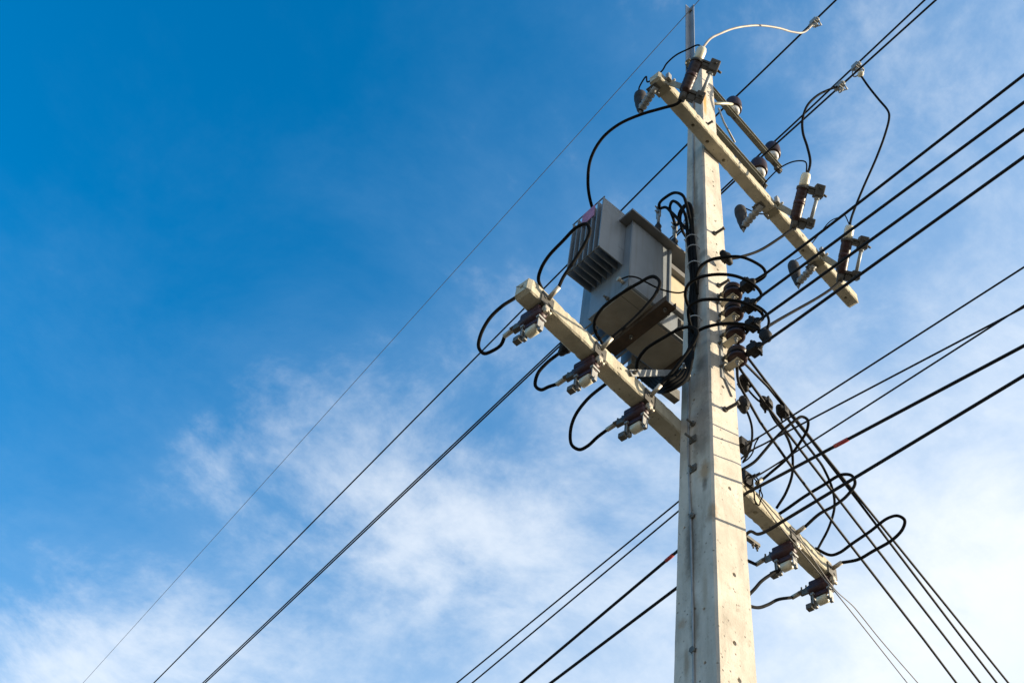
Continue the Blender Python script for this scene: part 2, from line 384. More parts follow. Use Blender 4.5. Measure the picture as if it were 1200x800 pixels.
def cable(name, label, cat, pts, r, mat='cable', group=None, k=7, n=8, ext0=0, ext1=0, parent=None):
    P = path(pts, k)
    if ext0: P = extend(P[::-1], ext0)[::-1]
    if ext1: P = extend(P, ext1)
    o = MB().tube(P, r, n).build(name, mat, parent)
    if parent is None: tag(o, label, cat, group)
    return o

# ------------------------------------------------------------------ ground
g = MB(); S = 1500.0
g._add([(-S, -S, 0), (S, -S, 0), (S, S, 0), (-S, S, 0)], [[0, 1, 2, 3]], False)
go = g.build('ground', 'ground'); go['kind'] = 'structure'

# ------------------------------------------------------------------ helper: concrete bars with real bolt holes
def drill(ob, holes):
    """holes: list of (p0, p1, radius) in world space; cut out of ob's mesh one after the other"""
    for p0, p1, r in holes:
        cut = MB().cyl(p0, p1, r, r, 10).build('cutter', 'pole')
        bpy.context.view_layer.update()
        md = ob.modifiers.new('b', 'BOOLEAN'); md.operation = 'DIFFERENCE'; md.object = cut; md.solver = 'EXACT'
        dg = bpy.context.evaluated_depsgraph_get()
        me = bpy.data.meshes.new_from_object(ob.evaluated_get(dg))
        ob.modifiers.clear(); old = ob.data
        if len(me.vertices) >= len(old.vertices):
            ob.data = me; bpy.data.meshes.remove(old); me.name = ob.name
        else: bpy.data.meshes.remove(me)
        m2 = cut.data; bpy.data.objects.remove(cut); bpy.data.meshes.remove(m2)

# ------------------------------------------------------------------ utility pole
PT = 10.44
pole = thing('utility_pole', 'tall tapered square concrete pole carrying the transformer, crossarms and wires', 'utility pole', (0, 0, 0))
def pole_mesh():
    mb = MB(); rings = []
    zs = [i*PT/110 for i in range(111)]
    rnd = random.Random(3)
    vs = []; fs = []
    for z in zs:
        h = hw(z); c = 0.011
        b_ = h+max(0.0, 7.5-z)*.0062
        pr = [(h, -h+c), (h, b_-c), (h-c, b_), (-h+c, b_), (-h, b_-c), (-h, -h+c), (-h+c, -h), (h-c, -h)]
        j = 0.0009
        for i, (x, y) in enumerate(pr):
            vs.append((x+rnd.uniform(-j, j), y+rnd.uniform(-j, j), z))
    h = hw(PT)
    for (x, y) in pr: vs.append((x*0.72, y*0.72, PT+0.05))
    m = len(zs)+1
    for k in range(m-1):
        for i in range(8): fs.append([k*8+i, k*8+(i+1) % 8, (k+1)*8+(i+1) % 8, (k+1)*8+i])
    fs.append(list(range(8))[::-1]); fs.append([(m-1)*8+i for i in range(8)])
    return mb._add(vs, fs, False)
shaft = pole_mesh().build('shaft', 'pole', pole)
H = []
for x, y in ((835, 201), (835.6, 213), (836, 218), (837, 241), (838, 259), (839.6, 286), (840, 296), (841, 316), (842.5, 350), (843, 372), (847, 453), (855, 572), (860.4, 673), (860.8, 753), (866.5, 797), (828, 92), (829, 103), (830, 112)):
    p = W(x, y, Y=-hw(8))
    p = W(x, y, Y=-hw(p.z)); H.append((Vector((p.x, p.y-0.02, p.z)), Vector((p.x, p.y+0.09, p.z)), 0.0125 if y > 440 else 0.0095))
for x, y in ((814, 713), (826, 776), (825, 713), (813.4, 439), (813, 468.6), (812, 605), (802, 618)):
    p = W(x, y, X=-hw(6)); p = W(x, y, X=-hw(p.z)); H.append((Vector((p.x-0.02, p.y, p.z)), Vector((p.x+0.09, p.y, p.z)), 0.010 if y < 480 else 0.008))
drill(shaft, H)
# step bolts on the sunlit face, stubs on the shaded one
for (x, y, ln) in ((836.5, 274, .075), (841.5, 335, .075), (849, 480, .085), (827.5, 146, .05)):
    p = W(x, y, Y=-hw(7)); p = W(x, y, Y=-hw(p.z))
    mb = MB(); mb.cyl(p+Vector((0, .02, 0)), p+Vector((0.02, -ln, 0.01)), 0.010, 0.010, 8)
    mb.cyl(p, p+Vector((0, -.012, 0)), 0.018, 0.018, 6); mb.cyl(p+Vector((0.018, -ln*.88, .009)), p+Vector((0.02, -ln, 0.01)), 0.013, 0.013, 8)
    mb.build('step_bolt', 'bracket', pole)
for (x, y, ln) in ((813, 497, .05), (812.5, 515, .06), (813, 549, .035), (812, 605, .02), (813, 762, .012)):
    p = W(x, y, X=-hw(6)); p = W(x, y, X=-hw(p.z))
    mb = MB(); mb.cyl(p+Vector((.02, 0, 0)), p+Vector((-ln, 0, 0)), 0.007, 0.007, 8); mb.cyl(p, p+Vector((-.014, 0, 0)), 0.017, 0.017, 6)
    if y in (515, 549): mb.box(p+Vector((-.008, -.022, -.022)), p+Vector((0, .022, .022)))
    mb.build('bolt', 'galv_dark', pole)
gp = [W(812, 110, X=-hw(9.9)-.006), W(812.5, 165, X=-hw(9.1)-.006), W(812.5, 227, X=-hw(8.3)-.006), W(811, 300, X=-hw(7.5)-.006), W(808.5, 380, X=-hw(6.9)-.006), W(807, 460, X=-hw(6.2)-.006),
      W(807, 540, X=-hw(5.7)-.006), W(809.5, 610, X=-hw(5.3)-.006), W(811, 672, X=-hw(5)-.006), W(813, 796, X=-hw(4.4)-.006)]
gp.append(Vector((-hw(0.05)-.006, gp[-1].y, 0.05)))
MB().tube(catmull(gp), 0.0055, 8).build('ground_wire', 'galv', pole)
# angle iron mast for the shield wire, bolted to the back of the pole
sx, sy = W(808, 40, Y=.14).x, 0.135
zt = W(808, 6, Y=.14).z
leg = 0.052; th = 0.007
mb = MB()
L0 = [(leg, leg), (-leg*.15, leg), (-leg*.15, leg-th), (leg-th, leg-th), (leg-th, -leg*.15), (leg, -leg*.15)]
mb.prism([(x*1.0, y*1.0) for x, y in L0], (0, 0, 1), (sx-.018, sy-.02, 0), (1, 0, 0), (0, 1, 0), 9.75, zt)
mb.build('mast', 'mast', pole)
for P_, D_ in (((sx, sy+.03, 9.9), (0, 1, 0)), ((sx, sy+.03, 10.25), (0, 1, 0)), ((sx+.025, sy+.0, 10.9), (-1, -.3, 0)), ((sx+.02, sy+.025, zt-.12), (0, -1, 0))):
    MB().bolt(P_, D_, .011, .035).build('bolt', 'galv_dark', pole)

# ------------------------------------------------------------------ concrete crossarms
def concrete_arm(label, x0, x1, y0, y1, z0, z1, holes, name='concrete_crossarm'):
    mb = MB(); rnd = random.Random(int(x1*100)); n = 110; c = 0.008
    vs = []; fs = []
    ys0, ys1 = y0+c, y1-c; zs0, zs1 = z0+c, z1-c
    for k in range(n+1):
        x = x0+(x1-x0)*k/n; s = 1.0
        e = 0.012 if k in (0, n) else 0.0
        pr = [(y0+e, zs0), (ys0, z0+e), (ys1, z0+e), (y1-e, zs0), (y1-e, zs1), (ys1, z1-e), (ys0, z1-e), (y0+e, zs1)]
        yc_, zc_ = (y0+y1)/2, (z0+z1)/2; chip = rnd.random() < .13; ce = rnd.randrange(4)
        for i, (y, z) in enumerate(pr):
            kq = rnd.uniform(.90, .96) if chip and i//2 == ce and 0 < k < n else 1.0
            vs.append(Aw(x, yc_+(y-yc_)*kq+rnd.uniform(-.0012, .0012), zc_+(z-zc_)*kq+rnd.uniform(-.0012, .0012)))
    for k in range(n):
        for i in range(8): fs.append([k*8+i, k*8+(i+1) % 8, (k+1)*8+(i+1) % 8, (k+1)*8+i])
    fs.append(list(range(8))[::-1]); fs.append([n*8+i for i in range(8)])
    mb._add(vs, fs, False)
    ob = mb.build(name, 'arm'); tag(ob, label, 'crossarm', 'concrete crossarms bolted to the pole')
    drill(ob, holes)
    return ob
UZ0, UZ1 = 8.875, 8.975; UY1 = -0.088; UY0 = -0.185
hl = []
for (x, y) in ((775, 104), (812, 147), (829, 166), (848, 188), (941, 294), (958, 311), (991, 349)):
    a = toA(W(x, y, Z=UZ0)); a.y = max(min(a.y, UY1-.03), UY0+.03)
    hl.append((Aw(a.x, a.y, UZ0-.02), Aw(a.x, a.y, UZ0+.08), 0.0135))
for x in (-.30, .55, 1.0, 1.6): hl.append((Aw(x, UY0-.02, UZ0+.05), Aw(x, UY0+.05, UZ0+.05), 0.011))
concrete_arm('concrete crossarm near the pole top, sloping across in front of the pole', -0.737, 1.763, UY0, UY1, UZ0, UZ1, hl)
LZ0, LZ1 = 5.985, 6.088; LY0 = 0.118; LY1 = 0.222
hl = []
for (x, y) in ((693, 427), (886, 600), (850, 560)):
    a = toA(W(x, y, Z=LZ0)); hl.append((Aw(a.x, .165, LZ0-.02), Aw(a.x, .165, LZ0+.08), 0.0135))
for x in (-.60, 1.12): hl.append((Aw(x, LY0-.02, LZ0+.05), Aw(x, LY0+.05, LZ0+.05), 0.009))
hl.append((Aw(-1.32, .17, LZ0+.055), Aw(-1.22, .17, LZ0+.055), 0.014))
concrete_arm('concrete crossarm below the transformer carrying the fuse switches, behind the pole', -1.30, 1.345, LY0, LY1, LZ0, LZ1, hl)
# flat galvanised brace from the lower arm back to the pole
b0 = W(739, 437, A=LY0-.012); b1 = W(793, 437, A=LY0-.012)
mb = MB(); d = (b1-b0).normalized(); up = Vector((0, 0, 1)); wv = d.cross(up).normalized(); upp = wv.cross(d)
mb.box((0, -.003, -.02), ((b1-b0).length, .003, .02), 0.001, frame(b0, d, wv, upp))
br = thing('arm_brace', 'flat galvanised steel brace between lower concrete crossarm and pole', 'brace', b0)
mb.build('strap', 'galv', br)
MB().bolt(b0+d*.03-wv*-.004, wv, .013, .03).bolt(b0+d*.03, -wv, .012, .025).build('bolt', 'galv_dark', br)

# ------------------------------------------------------------------ steel channel arms with pin insulators
def steel_arm(label, z, x0, x1, y0=.10):
    root = thing('steel_crossarm', label, 'crossarm', Aw(x0, y0, z), 'steel channel arms behind the pole top')
    mb = MB(); hh = .075; w = .045; t = .006
    prof = [(0, 0), (w, 0), (w, t), (t, t), (t, hh-t), (w, hh-t), (w, hh), (0, hh)]
    prof = [(w-a, b) for a, b in prof]     # open side to the camera
    mb.prism(prof, Aw(1, 0, 0), Aw(0, y0, z), Aw(0, 1, 0), (0, 0, 1), x0, x1)
    mb.build('channel', 'channel', root)
    return root
FZ = 10.735; NZ = 10.06
fa = steel_arm('long upper steel channel arm carrying two brown insulators', FZ, -0.02, 1.36)
na = steel_arm('short lower steel channel arm carrying one brown insulator', NZ, -0.06, 1.065)
mb = MB(); mb.box((-.02, -.02, -.03), (.05, .02, .004), .003, Matrix.Translation(Aw(1.31, .13, FZ))); mb.bolt(Aw(1.34, .12, FZ), (0, 0, -1), .016, .06)
mb.build('end_bolt', 'galv_dark', fa)
MB().bolt(Aw(1.02, .12, NZ), (0, 0, -1), .014, .06).ring(Aw(1.035, .12, NZ-.045), (1, 0, .3), .02, .005).build('end_bolt', 'galv_dark', na)
p0 = Aw(.10, .10, NZ+.06); p1 = W(852, 122, A=.098); p2 = W(868, 122.5, A=.10)
mb = MB(); mb.tube([W(838, 121.5, A=.10), W(852, 121.5, A=.095), W(864, 123, A=.10)], .014, 4); mb.build('bracket', 'cream', fa)
mb = MB(); mb.tube([W(842, 127, A=.10), W(848, 143, A=.10), W(861, 167, A=.10)], .009, 6); mb.build('brace_rod', 'galv', fa)

def pin_insulator(base, label):
    root = thing('pin_insulator', label, 'insulator', base, 'brown pin insulators on the steel arms')
    MB().cyl(base-Vector((0, 0, .10)), base+Vector((0, 0, .06)), .011, .011, 10).cyl(base, base+Vector((0, 0, .018)), .026, .026, 8).build('pin', 'galv_dark', root)
    MB().lathe([(.0, .030), (.006, .046), (.03, .053), (.06, .055), (.08, .05)], base, (0, 0, 1), 20).build('skirt', 'white', root)
    MB().lathe([(.052, .056), (.053, .068), (.065, .074), (.10, .077), (.15, .077), (.19, .074), (.22, .064), (.24, .046), (.252, .048), (.262, .040), (.266, .015)], base, (0, 0, 1), 20).build('body', 'brown', root)
    return base+Vector((0, 0, .268))
I1 = pin_insulator(Aw(.66, .125, FZ+.095), 'brown pin insulator on upper steel arm, next to the pole')
I2 = pin_insulator(Aw(1.255, .125, FZ+.095), 'brown pin insulator at the outer end of the upper steel arm')
I3 = pin_insulator(Aw(.985, .125, NZ+.095), 'brown pin insulator at the end of the short lower steel arm')

# ------------------------------------------------------------------ high voltage conductors
HVG = 'high voltage conductors over the pole top'
def hv(label, I, L, Rr, z_r, yl, r=.0092):
    a = I+Vector((-.0, 0, .006))
    return cable('high_voltage_wire', label, 'wire', [W(L[0], L[1], Y=yl), a+Vector((0, .06, 0)), a, a+Vector((0, -.06, 0)), W(Rr[0], Rr[1], Z=z_r)], r, 'line', HVG, 5, 8, 20, 25)
hv('black high voltage wire tied to the insulator beside the pole', I1, (180, 800), (980, 0), I1.z+.02, 12)
hv('black high voltage wire tied to the end insulator of the upper steel arm', I2, (234, 803), (1084, 0), I2.z+.02, 11.5)
hv('black high voltage wire tied to the lower steel arm insulator', I3, (240, 800), (1097, 0), I3.z+.02, 10.3)
sw0 = W(97, 800, Y=16); sw1 = W(803, 18.5, Y=.12)
cable('shield_wire', 'thin bare shield wire passing the tip of the steel mast', 'wire', [sw0, sw0.lerp(sw1, .5), sw1, sw0.lerp(sw1, 1.06), sw0.lerp(sw1, 1.2)+Vector((0, 0, -.03))], .0033, 'bare', None, 5, 6, 20, 25)

def hot_clamp(px, py, z, label, hang=True):
    P = W(px, py, Z=z); root = thing('hot_line_clamp', label, 'clamp', P, 'line clamps on the high voltage wires')
    dx = (W(px+10, py-9.5, Z=z)-P).normalized(); q = dx.cross(Vector((0, 0, 1)))
    T = frame(P, dx, q, (0, 0, 1))
    MB().box((-.035, -.022, -.03), (.035, .022, .035), .006, T).box((-.02, -.03, -.055), (.02, .03, -.025), .004, T).cyl(T @ Vector((-.05, 0, .0)), T @ Vector((.05, 0, .0)), .018, .018, 10).build('jaw', 'galv', root)
    MB().cyl(T @ Vector((0, .01, -.05)), T @ Vector((.02, .03, -.14)), .008, .008, 8).ring(T @ Vector((.022, .034, -.165)), q, .02, .006).build('eye_bolt', 'galv', root)
    MB().tube([T @ Vector(v) for v in ((-.03, -.02, .02), (-.01, -.05, 0), (.03, -.055, -.03), (.04, -.02, -.06), (.05, .03, -.03))], .006, 6).build('bail', 'galv', root)
    return P
C1 = hot_clamp(954, 26, I1.z+.0, 'grey line clamp on the wire of the insulator beside the pole, holding a pale jumper')
C2 = hot_clamp(984, 101, I3.z-.02, 'grey line clamp with hanging eye bolt on the lower steel arm wire')
C3 = hot_clamp(1003, 78, I2.z-.01, 'grey line clamp with dropped stirrup on the upper steel arm end wire')

ST = W(1008.5, 87, Z=I2.z-.10)
st = thing('stirrup', 'wire stirrup hanging under a line clamp with a pale end ball', 'stirrup', ST)
MB().tube(path([C3+Vector((0, 0, -.01)), (999, 85), (1001, 90), ST]), .006, 6).build('bail', 'galv', st); MB().tube(path([C3+Vector((.03, 0, -.01)), (1011, 79), (1012, 84), ST]), .006, 6).build('bail', 'galv', st)
MB().lathe([(-.03, .01), (-.02, .022), (0, .028), (.02, .022), (.03, .01)], ST, (.3, 1, 0), 12).build('end_ball', 'cream', st)

# ------------------------------------------------------------------ drop-out fuse cutouts on the upper arm
FR = (Aw(.80, -.60, 0)).normalized()            # the side the fuse tube hangs on
def cutout(bx, by, tx, ty, label):
    B = W(bx, by, A=-.285); T = W(tx, ty, A=-.50)
    ax = (T-B).normalized(); ln = (T-B).length
    root = thing('fuse_cutout', label, 'fuse cutout', B, 'drop-out fuse cutouts on the upper crossarm')
    f = (FR-ax*FR.dot(ax)).normalized(); sd = ax.cross(f)
    Tm = frame(B, f, sd, ax)
    pr = [(.0, .030), (.02, .036)]
    k = 7; z0 = .03; z1 = ln*.72
    for i in range(k):
        a = z0+(z1-z0)*i/k; st = (z1-z0)/k
        pr += [(a, .0500), (a+st*.3, .0515), (a+st*.7, .0515), (a+st*.95, .0500)]
    pr += [(z1, .035), (z1+.02, .030)]
    pr = [(d_, r_*.80) for d_, r_ in pr]
    MB().lathe(pr, B, ax, 18).build('porcelain_body', 'brown', root)
    MB().lathe([(z1+.005, .030), (z1+.02, .036), (ln-.02, .036), (ln, .030), (ln+.004, .018)], B, ax, 18).build('cap', 'cream', root)
    MB().lathe([(ln*.36, .0412), (ln*.363, .0428), (ln*.43, .0428), (ln*.433, .0412)], B, ax, 18).build('band', 'purple', root)
    # upper contact
    u0 = z1+.012
    mb = MB(); mb.box((.01, -.024, u0-.04), (.14, .024, u0-.012), .004, Tm); mb.box((.085, -.034, u0-.055), (.155, .034, u0+.04), .008, Tm); mb.cyl(Tm @ Vector((.15, 0, u0-.02)), Tm @ Vector((.185, 0, u0-.03)), .009, .009, 8)
    mb.box((.03, -.030, u0-.012), (.10, .030, u0+.004), .003, Tm); mb.cyl(Tm @ Vector((.12, -.045, u0+.01)), Tm @ Vector((.12, .045, u0+.01)), .010, .010, 8); mb.cyl(Tm @ Vector((.0, 0, u0-.03)), Tm @ Vector((.0, 0, u0-.012)), .047, .047, 16)
    mb.build('upper_contact', 'bracket', root)
    # lower hinge
    mb = MB(); mb.box((-.02, -.028, .02), (.13, .028, .045), .004, Tm); mb.box((.08, -.034, -.005), (.14, .034, .06), .007, Tm); mb.cyl(Tm @ Vector((.11, -.045, .03)), Tm @ Vector((.11, .045, .03)), .016, .016, 10)
    mb.cyl(Tm @ Vector((.0, 0, -.05)), Tm @ Vector((0, 0, .01)), .024, .028, 12); mb.box((.03, -.02, -.03), (.08, .02, .02), .005, Tm)
    mb.build('hinge', 'bracket', root)
    MB().cyl(Tm @ Vector((.112, 0, .06)), Tm @ Vector((.118, 0, z1-.03)), .0135, .0135, 12).cyl(Tm @ Vector((.117, 0, z1-.065)), Tm @ Vector((.118, 0, z1-.03)), .018, .018, 12).build('fuse_tube', 'tube', root)
    # bracket: strap round the arm and a flat bar out to the body
    a = toA(B); xc = a.x-.045
    tgt = B+ax*(ln*.14)
    s0 = Aw(xc, UY0-.004, UZ0+.055); dd = (tgt-s0); dl = dd.length; dd.normalize(); uu = Vector((0, 0, 1)); ww = dd.cross(uu).normalized()
    mb = MB(); mb.box((0, -.004, -.025), (dl-.02, .004, .025), .001, frame(s0, dd, ww, ww.cross(dd)))
    Ta = frame(Aw(xc, 0, 0), Aw(1, 0, 0), Aw(0, 1, 0), (0, 0, 1))
    mb.box((-.028, UY0-.007, UZ0-.006), (.028, UY0-.001, UZ1+.006), .001, Ta); mb.box((-.028, UY0-.006, UZ0-.008), (.028, UY1+.006, UZ0-.001), .001, Ta)
    mb.box((-.028, UY1+.001, UZ0-.006), (.028, UY1+.007, UZ1+.006), .001, Ta)
    mb.build('mounting_bracket', 'channel2', root)
    Tb = Ta
    mb = MB(); mb.box((-.04, UY0-.035, UZ0+.045), (-.005, UY0-.006, UZ1+.02), .004, Tb); mb.cyl(Tb @ Vector((-.02, UY0-.02, UZ1+.01)), Tb @ Vector((-.02, UY0-.02, UZ1+.045)), .007, .007, 8); mb.build('clamp_bolt', 'galv', root)
    MB().cyl(Tb @ Vector((.02, UY0-.045, UZ1-.02)), Tb @ Vector((.02, UY0, UZ1-.02)), .010, .010, 8).build('clamp_bolt', 'galv', root)
    MB().cyl(Tb @ Vector((-.015, UY1-.02, UZ0-.04)), Tb @ Vector((-.015, UY1-.02, UZ0)), .008, .008, 8).build('clamp_bolt', 'galv', root)
    return B-ax*.045, Tm @ Vector((0, 0, ln)), xc
K1 = cutout(801, 111, 823, 57, 'brown drop-out fuse cutout in front of the pole top')
K2 = cutout(931, 261, 945, 204, 'brown drop-out fuse cutout in the middle of the upper crossarm')
K3 = cutout(985, 323, 996, 265, 'brown drop-out fuse cutout near the far end of the upper crossarm')

def arrester(sx_, sy_, ex, ey, label):
    S0 = W(sx_, sy_, A=UY1-.03); S0.z = UZ0-.012
    E0 = W(ex, ey, Z=UZ0-.02)
    root = thing('surge_arrester', label, 'surge arrester', E0, 'surge arresters under the upper crossarm')
    d = (E0-S0).normalized(); ln = (E0-S0).length
    pr = [(0, .022)]
    for i in range(5): pr += [(ln*(.10+i*.17), .022), (ln*(.12+i*.17), .031), (ln*(.20+i*.17), .031), (ln*(.22+i*.17), .022)]
    pr += [(ln*.97, .024), (ln+.02, .016)]
    MB().lathe(pr, S0, d, 14).build('insulating_bracket', 'galv', root)
    mb = MB(); Ta = frame(Aw(toA(S0).x, 0, 0), Aw(1, 0, 0), Aw(0, 1, 0), (0, 0, 1))
    mb.box((-.03, UY1-.05, UZ0-.010), (.03, UY1+.035, UZ0-.002), .001, Ta); mb.box((-.02, UY1+.0, UZ0-.03), (.02, UY1+.02, UZ0+.03), .003, Ta)
    mb.build('clamp_plate', 'galv_dark', root)
    # dark polymer housing standing on the bracket's outer end, sheds close together
    pr = [(-.03, .010), (-.02, .020), (.0, .026), (.04, .030), (.09, .035), (.10, .038), (.15, .040), (.20, .043), (.205, .046), (.26, .047), (.30, .045), (.325, .036), (.337, .018)]
    MB().lathe([(a, r) for a, r in pr], E0, (0.05, 0.10, 1), 18).build('housing', 'hood', root)
    tp = E0+Vector((0.05, 0.10, 1)).normalized()*.337
    MB().bolt(tp-Vector((0, 0, .01)), (0, 0, 1), .012, .045).build('terminal', 'galv', root); MB().bolt(E0-Vector((0, 0, .03)), (0, 0, -1), .012, .04).build('terminal', 'galv', root)
    return tp+Vector((0, 0, .02))
S1 = arrester(768, 115, 750.5, 129, 'dark surge arrester at the crossarm end beside the pole-top cutout')
S2 = arrester(893, 250, 871, 266, 'dark surge arrester under the middle cutout of the upper crossarm')
S3 = arrester(956, 320, 935, 332, 'dark surge arrester under the cutout near the far crossarm end')

JG = 'jumper leads at the pole top'
cable('jumper_lead', 'pale stiff jumper arching from pole-top cutout up to a line clamp', 'jumper cable', [K1[1], (832, 46), (843, 40), (862, 33), (888, 30), (912, 33), (928, 37.5), (942, 38), C1+Vector((0, 0, -.02))], .0085, 'copper', JG)
cable('jumper_lead', 'grey jumper bent down from a line clamp to the middle cutout', 'jumper cable', [C2, (972, 105), (958, 112), (946, 124), (940.5, 140), (941, 156), (946, 172), (949.5, 188), (948, 199), K2[1]], .010, 'cable', JG)
cable('jumper_lead', 'grey jumper kinked outwards from dropped stirrup to the far cutout', 'jumper cable', [W(1009, 89, Z=I2.z-.1), (1018, 102), (1030, 117), (1040, 129), (1042, 138), (1037, 158), (1027, 185), (1012, 219), (1001, 246), (997, 258), K3[1]], .0095, 'cable', JG)
cable('arrester_lead', 'thin lead curving from pole-top cutout down to the crossarm end arrester', 'lead', [K1[1], (818, 53), (806, 58), (792, 65), (781, 75), (776, 83), Aw(-.70, -.05, UZ1+.05), (757, 90), (749, 103), S1], .006, 'cable', 'arrester leads')
cable('arrester_lead', 'thin lead curving from the middle cutout back over the crossarm', 'lead', [K2[1], (944, 190), (932, 189), (917, 195), (904, 206), (895, 218), Aw(.70, -.06, UZ1+.03), S2], .0055, 'cable', 'arrester leads')
cable('arrester_lead', 'thin lead running from the far cutout past the crossarm to its arrester', 'lead', [K3[1], (990, 252), (985, 254, .1), (970, 262, .3), W(962, 272, A=-.02), (950, 287), (940, 300), S3], .0045, 'cable', 'arrester leads')

# ------------------------------------------------------------------ transformer
TX0, TX1, TY0, TY1, TZ0, TZ1 = -0.412, 0.30, 0.255, 0.63, 7.18, 7.925
tr = thing('pole_transformer', 'grey oil-filled distribution transformer with cooling fins mounted behind the pole', 'transformer', (-.05, .44, TZ0))
FTX = -0.075                                       # the front pocket ends here
mb = MB(); mb.box((TX0, TY0+.07, TZ0), (TX1, TY1, TZ1), .006); mb.box((TX0+.002, TY0, TZ0+.003), (FTX, TY0+.10, TZ1-.003), .008)
mb.build('tank', 'paint', tr)
MB().box((TX0+.015, TY0+.09, TZ0-.008), (TX1-.01, TY1-.01, TZ0-.001), .001).box((TX0+.012, TY0+.012, TZ0-.006), (FTX-.01, TY0+.088, TZ0+.002), .001).build('bottom_plate', 'under', tr)
MB().box((TX0-.06, TY0-.055, TZ1+.002), (TX1+.06, TY1+.06, TZ1+.022), .002).box((TX0-.02, TY0-.02, TZ1+.022), (TX1+.02, TY1+.02, TZ1+.04), .004).build('lid', 'paint_lid', tr)
mb = MB(); mb.box((FTX-.006, TY0-.012, TZ0+.02), (FTX+.012, TY0+.06, TZ1-.006), .002); mb.build('corner_rib', 'paint', tr)
MB().box((FTX+.02, TY0+.02, TZ1-.14), (TX1, TY0+.072, TZ1-.09), .003).build('stiffener', 'paint_lid', tr)
MB().box((FTX+.02, TY0+.04, TZ0+.22), (TX1, TY0+.072, TZ0+.26), .003).build('stiffener', 'paint_lid', tr)
MB().tube([Vector((TX0-.002, TY0+.003, TZ0+.004)), Vector((TX0-.002, TY0+.003, TZ1-.004))], .004, 6).build('weld_seam', 'paint', tr)
MB().tube([Vector((TX0+.01, TY0-.001, TZ0+.012)), Vector((FTX-.01, TY0-.001, TZ0+.012))], .004, 6).build('weld_seam', 'paint', tr)
for yy in (TY0+.16, TY1-.06):
    MB().box((TX0-.045, yy-.006, TZ1-.10), (TX0+.002, yy+.006, TZ1-.03), .003).build('lifting_lug', 'paint', tr)
MB().box((FTX+.03, TY0+.062, TZ0+.27), (TX1-.005, TY0+.069, TZ1-.145), .001).build('painted_sun_patch', 'tan', tr)  # added tan sheet: sunlight on the recessed tank front, painted in
# left hand radiator: flat plates standing out from the tank side
fx0 = -0.625; fy0 = TY0+.075; fz0 = W(708, 287, Y=fy0).z; fz1 = W(715, 233, Y=fy0).z
fz0, fz1 = 7.47, 8.06
nf = 7; fyd = 0.30
fin = None
for i in range(nf):
    y = fy0+fyd*i/(nf-1)
    MB().box((fx0, y-.0045, fz0), (TX0+.001, y+.0045, fz1), .002).build('cooling_fin', 'paint', tr)
MB().box((TX0-.05, fy0-.006, TZ0+.45), (TX0+.002, fy0+fyd+.006, TZ0+.50), .002).build('fin_header', 'paint', tr)
MB().cyl((fx0+.004, fy0-.01, fz1+.004), (fx0+.004, fy0+fyd+.01, fz1+.004), .005, .005, 8).build('fin_tie_rod', 'galv_dark', tr)
MB().cyl((fx0+.004, fy0-.01, fz0-.0045), (fx0+.004, fy0+fyd+.01, fz0-.0045), .004, .004, 8).build('fin_tie_rod', 'galv_dark', tr)
MB().box((fx0-.004, fy0+.075, fz1-.145), (fx0-.0005, fy0+.20, fz1-.006)).build('warning_plate', 'pink', tr)
# rear radiator: fins end below the tank bottom edge
for i in range(11):
    x = TX0+.05+i*.062
    MB().box((x-.006, TY1-.001, TZ0+.02), (x+.006, TY1+.14, TZ1-.10), .002).build('cooling_fin', 'paint', tr)
# skids under the tank
sk0 = W(782, 350, Z=TZ0-.06); sk1 = W(727, 405, Z=TZ0-.06)
for xc in (-.155, .25):
    mb = MB(); mb.prism([(-.045, 0), (.045, 0), (.045, .006), (.045, .052), (.038, .052), (.038, .007), (-.038, .007), (-.038, .052), (-.045, .052)], (0, 1, 0), (xc, 0, TZ0-.053), (1, 0, 0), (0, 0, 1), .15, TY1+.06)
    mb.build('skid_channel', 'rust', tr)
for yy in (.19, TY1-.03):
    MB().prism([(0, 0), (.05, 0), (.05, .007), (.007, .007), (.007, .09), (0, .09)], (1, 0, 0), (0, yy, TZ0-.145), (0, 1, 0), (0, 0, 1), -.05, TX1+.08).build('support_beam', 'galv_dark', tr)
for yy in (.20, .50): MB().bolt((-.155, yy, TZ0-.054), (0, 0, -1), .014, .03).build('skid_bolt', 'galv_dark', tr)
# drain valve and earth lug
v0 = W(730, 331, X=TX0-.005); v1 = W(712, 350, X=TX0-.005)
mb = MB(); mb.cyl(v0+Vector((.01, 0, 0)), v0+Vector((-.035, 0, 0)), .012, .012, 10).cyl(v0+Vector((-.03, 0, 0)), v0+Vector((-.045, 0, .0)), .017, .017, 8); mb.build('drain_valve', 'lug', tr)
MB().bolt(v1+Vector((.005, 0, 0)), (-1, 0, 0), .014, .04).build('earth_lug', 'galv_dark', tr)
# low voltage bushings on the lid
def bushing(px, py):
    P = W(px, py, Y=TY0+.02); b = Vector((P.x, P.y, TZ1+.038)); h = P.z-b.z
    o = MB().lathe([(0, .026), (.02, .026), (h*.22, .016), (h*.30, .024), (h*.36, .016), (h*.44, .024), (h*.5, .015), (h*.55, .010)], b, (0, 0, 1), 14).build('bushing', 'hood', tr)
    mb = MB(); mb.box((-.006, -.02, h*.72), (.006, .02, h+.03), .002, Matrix.Translation(b)).bolt(b+Vector((-.006, 0, h)), (-1, 0, 0), .011, .03).bolt(b+Vector((-.006, 0, h*.86)), (-1, 0, 0), .011, .03).cyl(b+Vector((0, 0, h*.5)), b+Vector((0, 0, h)), .011, .011, 8)
    mb.build('terminal', 'galv', o)
    return b+Vector((0, 0, h))
B1 = bushing(772, 245); B2 = bushing(791, 264)
B3 = bushing(806, 280); 
